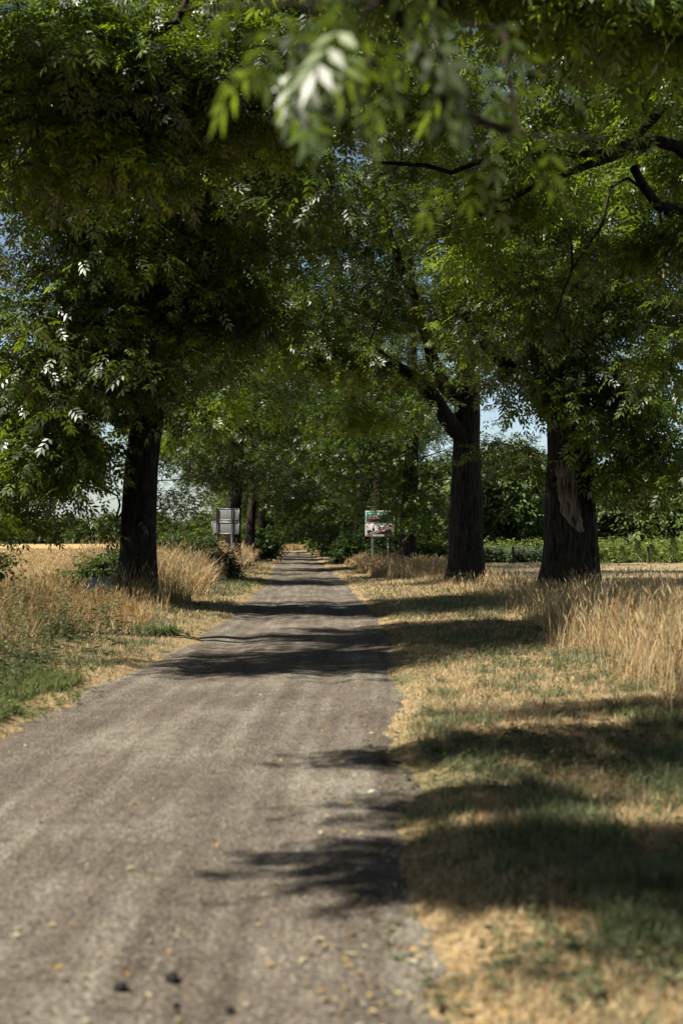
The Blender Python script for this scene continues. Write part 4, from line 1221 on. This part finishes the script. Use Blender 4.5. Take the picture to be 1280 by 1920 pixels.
# tall dry grass with seed heads --------------------------------------
def tall(nstem, side, d0, d1, u0, u1, hmin, hmax, seed, cols, wts, pw=1.6, edge=0.8, headp=0.6, wk=1.0, dens_fn=None, lean=(0.08, 0.55), under=1.2, hfn=None):
    r = np.random.default_rng(seed)
    a = Acc()
    t = r.random(nstem)
    y = (d0 ** (1 - pw) + t * (d1 ** (1 - pw) - d0 ** (1 - pw))) ** (1 / (1 - pw))
    umag = r.uniform(u0, u1, nstem)
    x = road_c(y) + side * umag
    ok = np.abs(x) < 0.25 * y + 1.2
    bd = umag - u0 + (fbm(y * 0.5, y * 0 + seed, 3) - 0.5) * 1.8
    p = sstep(0, edge, bd) * (0.12 + 0.88 * sstep(0.38, 0.62, fbm(x * 1.1, y * 1.1 + seed, 3)))
    if dens_fn is not None: p = p * dens_fn(x, y)
    ok &= r.random(nstem) < p
    x, y, bd = x[ok], y[ok], bd[ok]
    n = len(x)
    tuft = fbm(x * 2.2, y * 2.2 + seed, 2)
    hh = (hmin + (hmax - hmin) * sstep(0.25, 0.75, fbm(x * 0.7 + 3, y * 0.7, 3)) * (0.5 + 0.5 * sstep(0, edge * 1.5, bd))) * r.uniform(0.35, 1.15, n) * (0.6 + 0.8 * tuft)
    if hfn is not None: hh = hh * hfn(x, y)
    col = pal(r, n, cols, wts) * (0.85 + 0.35 * tuft)[:, None]
    w = r.uniform(0.004, 0.007, n) * np.maximum(1, y / 14) * wk
    pos = np.stack([x, y, ground_z(x, y) - 0.01], -1)
    tip, ld = a.blades(pos, hh, w, r.uniform(lean[0], lean[1], n), col, r, seg=3)
    hk = (r.random(n) < headp) & (hh > 0.3)
    m_ = hk.sum()
    a.heads(tip[hk], ld[hk], r.uniform(0.07, 0.15, m_), r.uniform(0.007, 0.013, m_) * np.maximum(1, y[hk] / 26), (col[hk] * r.uniform(0.9, 1.3, (m_, 1))), r)
    # leafy undergrowth of the same grass
    k = int(n * under)
    j = r.integers(0, n, k)
    pp = pos[j] + np.concatenate([r.normal(0, 0.06, (k, 2)), np.zeros((k, 1))], 1)
    a.blades(pp, hh[j] * r.uniform(0.2, 0.6, k), w[j] * 1.05, r.uniform(0.4, 1.4, k), pal(r, k, cols + SAGE, list(wts) + [0.5, 0.3, 0.5]) * 0.9, r, seg=3)
    return a
def not_in_trunk(x, y):
    ok = np.ones_like(x)
    for cx_, cy_, rr in ((5.45, 34, 0.75), (3.97, 45.5, 0.62), (-4.52, 31.5, 0.52), (2.85, 61, 0.42), (-5.3, 70, 0.42)):
        ok = ok * (np.hypot(x - cx_, y - cy_) > rr)
    return ok
tall(85000, 1, 9, 62, 3.45, 6.8, 0.3, 0.85, 201, STRAW + GREEN[:1], [5, 4, 4, 1.5, 2, 0.4], dens_fn=not_in_trunk, under=1.3, hfn=lambda x, y: np.interp(y, [22, 29, 46, 56], [1, 0.52, 0.5, 0.75])).build('tall_dry_grass', 'tall straw coloured grass with seed heads along the right verge and around the right trunks', 'grass')
tall(45000, 1, 50, 110, 2.6, 5.6, 0.3, 0.75, 202, STRAW, [4, 5, 3, 2, 2], pw=1.8, dens_fn=not_in_trunk, wk=1.3).build('tall_dry_grass', 'rusty dry grass in the distance below the town sign', 'grass')
tall(150000, -1, 9, 38, 2.55, 7.2, 0.3, 1.0, 203, STRAW + GREEN[1:3] + [(0.56, 0.30, 0.08)], [4, 4, 3, 2, 1, 0.7, 0.7, 4.5], dens_fn=not_in_trunk, lean=(0.15, 0.9), under=1.5, hfn=lambda x, y: 1 - 0.5 * sstep(4.2, 5.6, -x) * sstep(16, 24, y)).build('tall_dry_grass', 'tangled golden grass on the left verge before and around the leaning trunk', 'grass')
tall(110000, -1, 37, 165, 2.7, 6.3, 0.5, 1.2, 204, STRAW, [5, 4, 4, 1.5, 2], pw=1.7, wk=1.3, dens_fn=not_in_trunk, lean=(0.15, 0.8)).build('tall_dry_grass', 'tall golden grass on the far left verge up to the grey road sign', 'grass')
# band of dry grass across the end of the road
r = np.random.default_rng(205)
a = Acc(); n = 26000
x = r.uniform(-22, 14, n); y = r.uniform(186, 208, n)
col = pal(r, n, STRAW + [(0.42, 0.20, 0.08)], [4, 4, 3, 2, 2, 4])
pos = np.stack([x, y, ground_z(x, y)], -1)
keep = (np.abs(x - road_c(y)) > 1.7)
a.blades(pos[keep], (r.uniform(0.5, 1.0, n) * (0.6 + 0.8 * fbm(x * 0.3, y * 0.2, 2)))[keep], np.full(keep.sum(), 0.10), r.uniform(0.1, 0.6, keep.sum()), col[keep], r, seg=2)
a.build('tall_dry_grass', 'rusty and golden grass crossing the end of the road', 'grass')

# wheat and stubble ----------------------------------------------------
r = np.random.default_rng(206)
a = Acc(); n = 170000
t = r.random(n); y = (28.0 ** -0.7 + t * (150.0 ** -0.7 - 28.0 ** -0.7)) ** (-1 / 0.7)
x = -r.uniform(0, 1, n) * (0.26 * y + 3 - 7.2) - 7.2
col = pal(r, n, [(0.72, 0.52, 0.26), (0.62, 0.42, 0.18), (0.78, 0.61, 0.35)], [4, 3, 2], 0.12)
z = np.maximum(wheat_z(x, y) - 0.12, 0)
tip, ld = a.blades(np.stack([x, y, z], -1), r.uniform(0.12, 0.26, n), np.maximum(0.01, y * 0.0009), r.uniform(0.1, 0.6, n), col, r, seg=2)
a.build('wheat', 'ripe golden wheat standing in the left field', 'crop')
a = Acc(); n = 120000
t = r.random(n); y = (21.0 ** -0.8 + t * (88.0 ** -0.8 - 21.0 ** -0.8)) ** (-1 / 0.8)
x = r.uniform(0, 1, n) * (0.25 * y + 2 - 6.2) + 6.2
y = np.round(y / 0.28) * 0.28 + r.normal(0, 0.03, n)
col = pal(r, n, [(0.70, 0.57, 0.36), (0.60, 0.48, 0.28), (0.76, 0.65, 0.44)], [4, 3, 2], 0.12)
a.blades(np.stack([x, y, ground_z(x, y)], -1), r.uniform(0.05, 0.16, n), np.maximum(0.007, y * 0.0005), r.uniform(0.0, 0.4, n), col, r, seg=2)
a.build('stubble', 'pale cut stubble in the right field', 'crop')

# green weeds ---------------------------------------------------------
def weeds(name, label, stems, seed, hmin, hmax, cols, leafscale=1.0, per=16):
    r = np.random.default_rng(seed)
    a = Acc()
    x, y = stems; n = len(x)
    z = ground_z(x, y)
    h = r.uniform(hmin, hmax, n)
    pos = np.stack([x, y, z], -1)
    col = pal(r, n, cols, [1] * len(cols))
    tip, ld = a.blades(pos, h, np.maximum(0.006, y * 0.0004), r.uniform(0.05, 0.35, n), col * 0.9, r, seg=3)
    idx = np.repeat(np.arange(n), per); m_ = len(idx)
    t = r.uniform(0.1, 1, m_)
    p = pos[idx] + (tip - pos)[idx] * t[:, None]
    an = r.uniform(0, 2 * np.pi, m_)
    d = np.stack([np.cos(an), np.sin(an), r.uniform(-0.3, 0.5, m_)], -1)
    up = r.normal(0, 0.3, (m_, 3)) + np.array([0, 0, 1.0])
    tm_ = leaf_template(0, 0.10, 0.035, 0.01) if False else np.array([[[0, 0, 0], [0.05, 0.017, 0.006], [0.11, 0, -0.02], [0.05, -0.017, 0.006]]])
    v, f, val = leaves_mesh_data(p, d, up, r.uniform(0.6, 1.4, m_) * leafscale * (1.25 - 0.6 * t), tm_, np.zeros(m_), r)
    a.leaves(v, f, np.repeat(pal(r, m_, cols, [1] * len(cols)), 4, axis=0))
    return a.build(name, label, 'weeds')
r = np.random.default_rng(300)
def patch_pts(n, spots):
    xs = []; ys_ = []
    w = np.array([s[4] for s in spots]); k = r.choice(len(spots), n, p=w / w.sum())
    S = np.array([s[:4] for s in spots])[k]
    return S[:, 0] + r.normal(0, 1, n) * S[:, 2], S[:, 1] + r.normal(0, 1, n) * S[:, 3]
weeds('weeds', 'grey green weeds tangled in the golden grass at the left picture edge', patch_pts(330, [(-3.7, 15.0, 0.4, 1.4, 3), (-4.2, 18.5, 0.6, 1.4, 4), (-5.0, 22, 0.7, 1.5, 2), (-3.4, 12.6, 0.25, 0.6, 0.6)]), 301, 0.35, 1.05, [(0.14, 0.17, 0.07), (0.20, 0.20, 0.11), (0.09, 0.13, 0.04)], 0.8, 14)
weeds('weeds', 'bright low green weeds at the left road edge near and under the leaning trunk', patch_pts(420, [(-2.75, 22.2, 0.2, 0.25, 3), (-3.0, 46, 0.35, 3, 4), (-3.0, 13.5, 0.3, 1.3, 4)]), 302, 0.06, 0.16, [(0.12, 0.22, 0.04), (0.18, 0.27, 0.07), (0.20, 0.24, 0.09)], 0.4, 14)
weeds('weeds', 'scattered low grey green weeds in the right verge grass', (lambda x_, y_: (x_, y_))(*patch_pts(900, [(1.6, 9.6, 0.7, 0.8, 3), (2.8, 15, 0.9, 1.6, 3), (2.2, 7.5, 0.8, 1.0, 2), (3.4, 20, 0.8, 2, 2), (1.0, 4.8, 0.4, 0.3, 1)])), 303, 0.05, 0.14, [(0.17, 0.20, 0.10), (0.13, 0.17, 0.06), (0.22, 0.24, 0.14)], 0.45, 9)
# nursery strip
n = 5200
xs_ = r.uniform(2.5, 46, n); ys_ = r.uniform(91, 108, n)
weeds('undergrowth', 'tall yellow green growth filling the nursery strip behind the stubble', (xs_, ys_), 304, 0.6, 1.8, [(0.28, 0.36, 0.07), (0.40, 0.46, 0.13), (0.12, 0.19, 0.045), (0.20, 0.27, 0.06)], 3.2, 15)
n = 1500
weeds('undergrowth', 'grey green low growth at the foot of the right ash row in the distance', (r.uniform(4.0, 14, n), r.uniform(89.5, 92, n)), 305, 0.6, 1.2, [(0.20, 0.26, 0.16), (0.15, 0.22, 0.10)], 2.6, 14)

# bushes --------------------------------------------------------------
def bush(name, x, y, lobes, n, per, seed, label, tmpl=T_BUSH, mat='bush_leaf', spread=0.14, cat='bush', group=None, droop=0.15):
    return make_tree(name, (x, y, gz(x, y)), [(0, 0, -0.1), (0, 0, 0.15), (0.02, 0, 0.35)], 0.03, 0.02, [], lobes, n, per, tmpl, seed, label, cat, group,
                     spread=spread, main_sides=6, mat=mat, droop=droop, flare_h=0.1, step=0.3)
bush('bush', -4.35, 51, [(0, 0, 0.6, 0.42, 0.4, 0.5, 2), (0.25, 0, 0.35, 0.35, 0.3, 0.3, 1), (-0.3, 0.1, 0.4, 0.3, 0.3, 0.35, 1)], 110, 22, 401, 'dark green bush on the left verge below the grey road sign')
bush('bush', 0.8, 84, [(0, 0, 0.9, 0.9, 0.8, 0.8, 2), (0.9, 0.2, 1.4, 0.7, 0.7, 1.1, 2), (-0.7, 0, 0.55, 0.5, 0.5, 0.5, 1)], 200, 18, 402, 'light green bush on the right verge just left of the town sign', tmpl=leaf_template(2, 0.11, 0.06, 0.2), spread=0.2)
BG2 = 'low bushes between the far trunks of the avenue'
bush('bush', -6.3, 97, [(0, 0, 1.4, 1.2, 0.9, 1.1, 2), (1.0, 0.2, 1.0, 0.7, 0.7, 0.8, 2)], 150, 18, 411, 'dark bush between far left ash trunks, past the back of the road sign', tmpl=leaf_template(2, 0.13, 0.07, 0.22), spread=0.22, group=BG2)
bush('bush', -6.9, 115, [(0, 0, 1.5, 1.4, 0.9, 1.2, 2), (1.2, 0.2, 1.2, 0.8, 0.7, 0.9, 2)], 150, 18, 412, 'dark bush farther along the left ash row, close to the end of the avenue', tmpl=leaf_template(2, 0.13, 0.07, 0.22), spread=0.22, group=BG2)
bush('bush', 1.2, 110, [(0, 0, 1.4, 1.2, 0.9, 1.1, 2), (-0.9, 0.2, 0.9, 0.7, 0.7, 0.7, 2)], 150, 18, 413, 'dark bush between far right ash trunks, beyond the light green bush', tmpl=leaf_template(2, 0.13, 0.07, 0.22), spread=0.22, group=BG2)
bush('bush', 4.2, 72, [(0, 0, 0.8, 0.9, 0.8, 0.7, 2), (1.0, 0.2, 0.7, 0.7, 0.7, 0.7, 2), (-1.6, 2, 1.2, 0.8, 0.6, 0.9, 2)], 200, 18, 403, 'green bush on the right verge between the town sign and the arching-limb trunk', tmpl=leaf_template(2, 0.11, 0.06, 0.2), spread=0.2)
bush('elder_bush', -6.1, 36.5, [(0, 0, 0.65, 0.4, 0.35, 0.22, 2), (0.5, 0.0, 0.85, 0.28, 0.3, 0.22, 1), (-0.6, 0, 0.5, 0.25, 0.3, 0.15, 0.7)], 50, 16, 404, 'leafy elder bush between the wheat and the leaning left trunk', tmpl=leaf_template(2, 0.10, 0.05, 0.16), spread=0.16)
bush('bush', -5.15, 20.0, [(0, 0, 1.15, 0.4, 0.4, 0.25, 2), (0.3, 0.1, 1.1, 0.25, 0.3, 0.15, 1.5), (0.0, 0, 0.7, 0.4, 0.3, 0.3, 1)], 50, 9, 405, 'dark leafy bush at the left picture edge in front of the wheat', tmpl=leaf_template(2, 0.055, 0.032, 0.09), spread=0.07)
bush('bush', -6.9, 62, [(0, 0, 1.0, 1.0, 0.8, 0.7, 2), (-1.1, 0, 0.8, 0.8, 0.7, 0.6, 2), (0.9, 0, 0.9, 0.6, 0.6, 0.6, 1)], 150, 16, 406, 'green bush in the tall grass left of the grey road sign', tmpl=leaf_template(2, 0.11, 0.06, 0.2), spread=0.2)

# nursery saplings ----------------------------------------------------
def sapling(seed, x, y, label, H=1.25):
    r = np.random.default_rng(seed)
    root = empty('young_spruce', (x, y, gz(x, y)))
    tag(root, label, 'sapling', 'young spruces in the front row of the nursery strip')
    v, f = tube([(0, 0, -0.1), (0.0, 0, H * 0.5), (0.01, 0, H)], [0.03, 0.02, 0.006], 6)
    np_mesh('trunk', v, f, M['twig_bark'], root)
    n = 420
    t = r.random(n) ** 0.8
    rad = (1 - t) * 0.48 * H * 0.8 * r.uniform(0.3, 1, n) + 0.02
    an = r.uniform(0, 2 * np.pi, n)
    p = np.stack([np.cos(an) * rad, np.sin(an) * rad, 0.1 + t * H * 0.95], -1)
    d = np.stack([np.cos(an), np.sin(an), 0.35 + 0.8 * t], -1)
    tm_ = np.array([[[0, 0, 0], [0.07, 0.02, 0], [0.17, 0, 0.02], [0.07, -0.02, 0]], [[0, 0, 0], [0.06, 0, 0.02], [0.14, 0.03, 0.03], [0.05, 0.03, 0]]])
    v, f, val = leaves_mesh_data(p, d, np.tile([0, 0, 1.0], (n, 1)) + r.normal(0, 0.2, (n, 3)), r.uniform(0.7, 1.2, n), tm_, r.uniform(0.2, 0.9, n), r)
    np_mesh('crown', v, f, M['sapling_leaf'], root, attrs={'v': ('FLOAT', val)})
    return root
SL = 'young yellow green spruce, one of the many alike in the front row of the nursery'
sp0 = [sapling(500 + k, 5.0 + 1.05 * k, 89.8, SL) for k in range(3)]
for k in range(3, 28):
    src = sp0[k % 3]
    x = 5.0 + 1.05 * k + random.uniform(-0.25, 0.25); y = 89.8 + random.uniform(-0.5, 0.5)
    o = src.copy(); COL.objects.link(o); o.location = (x, y, gz(x, y)); s = random.uniform(0.65, 1.2); o.scale = (s, s, s); o.rotation_euler = (0, 0, random.uniform(0, 6))
    for ch in src.children:
        c = ch.copy(); COL.objects.link(c); c.parent = o

# loose stones and fallen leaves ---------------------------------------
r = np.random.default_rng(600)
n = 5200
t = r.random(n); y = (3.9 ** -0.8 + t * (40.0 ** -0.8 - 3.9 ** -0.8)) ** (-1 / 0.8)
u = np.where(r.random(n) < 0.6, r.uniform(-1.6, 1.6, n), np.sign(r.uniform(-1, 1, n)) * r.normal(1.4, 0.18, n))
x = u + road_c(y); z = road_z(x, y)
s = r.lognormal(-5.35, 0.4, n).clip(0.002, 0.014) * np.maximum(1, y / 14)
oct_ = np.array([(1, 0, 0), (-0.9, 0.1, 0), (0, 0.8, 0), (0.1, -0.8, 0), (0, 0, 0.6), (0, 0, -0.6)])
of = np.array([(0, 2, 4), (2, 1, 4), (1, 3, 4), (3, 0, 4), (2, 0, 5), (1, 2, 5), (3, 1, 5), (0, 3, 5)])
V_ = (oct_[None] * (1 + r.normal(0, 0.18, (n, 6, 1)))) * s[:, None, None]
an = r.uniform(0, 6.28, n); ca, sa = np.cos(an), np.sin(an)
Vx = V_[..., 0] * ca[:, None] - V_[..., 1] * sa[:, None]; Vy = V_[..., 0] * sa[:, None] + V_[..., 1] * ca[:, None]
V_ = np.stack([Vx + x[:, None], Vy + y[:, None], V_[..., 2] + z[:, None] + s[:, None] * 0.3], -1).reshape(-1, 3)
Fx = (np.arange(n)[:, None, None] * 6 + of[None]).reshape(-1, 3)
g_ = pal(r, n, [(0.16, 0.13, 0.11), (0.30, 0.26, 0.22), (0.50, 0.46, 0.40), (0.06, 0.05, 0.045)], [4, 4, 2.2, 2.5])
o = np_mesh('gravel', V_, Fx, M['blade'], attrs={'col': ('FLOAT_COLOR', np.repeat(g_, 6, axis=0))})
def stone_mat():
    m, nt, out = new_mat('gravel_stone')
    at_ = N(nt, 'Attribute', attribute_name='col')
    n1 = N(nt, 'TexNoise'); n1.inputs['Scale'].default_value = 150
    c = mixc(nt, 0.3, at_.outputs['Color'], n1.outputs['Fac'], 'OVERLAY')
    principled(nt, out, c, 0.9, 0.15)
    return m
o.data.materials.clear(); o.data.materials.append(stone_mat())
tag(o, 'loose small stones on the gravel road', 'gravel', kind='stuff')
n = 950
t = r.random(n); y = (3.9 ** -0.9 + t * (26.0 ** -0.9 - 3.9 ** -0.9)) ** (-1 / 0.9)
k = r.random(n)
u = np.where(k < 0.18, r.uniform(-1.5, 1.5, n), r.normal(1.75, 0.42, n))
x = u + road_c(y); z = np.maximum(road_z(x, y), ground_z(x, y)) + 0.008
an = r.uniform(0, 6.28, n)
d = np.stack([np.cos(an), np.sin(an), r.uniform(-0.15, 0.3, n)], -1)
up = r.normal(0, 0.35, (n, 3)) + np.array([0, 0, 1.0])
tm_ = np.array([[[0, 0, 0], [0.022, 0.010, 0.006], [0.05, 0, 0], [0.022, -0.010, 0.006]]])
v, f, val = leaves_mesh_data(np.stack([x, y, z], -1), d, up, r.uniform(0.5, 1.15, n), tm_, np.zeros(n), r)
a = Acc(); a.leaves(v, f, np.repeat(pal(r, n, [(0.55, 0.38, 0.12), (0.60, 0.48, 0.26), (0.45, 0.26, 0.09), (0.62, 0.56, 0.40)], [3, 4, 2, 2]), 4, axis=0))
a.build('fallen_leaves', 'fallen yellow leaflets on the road and its right edge', 'leaves')
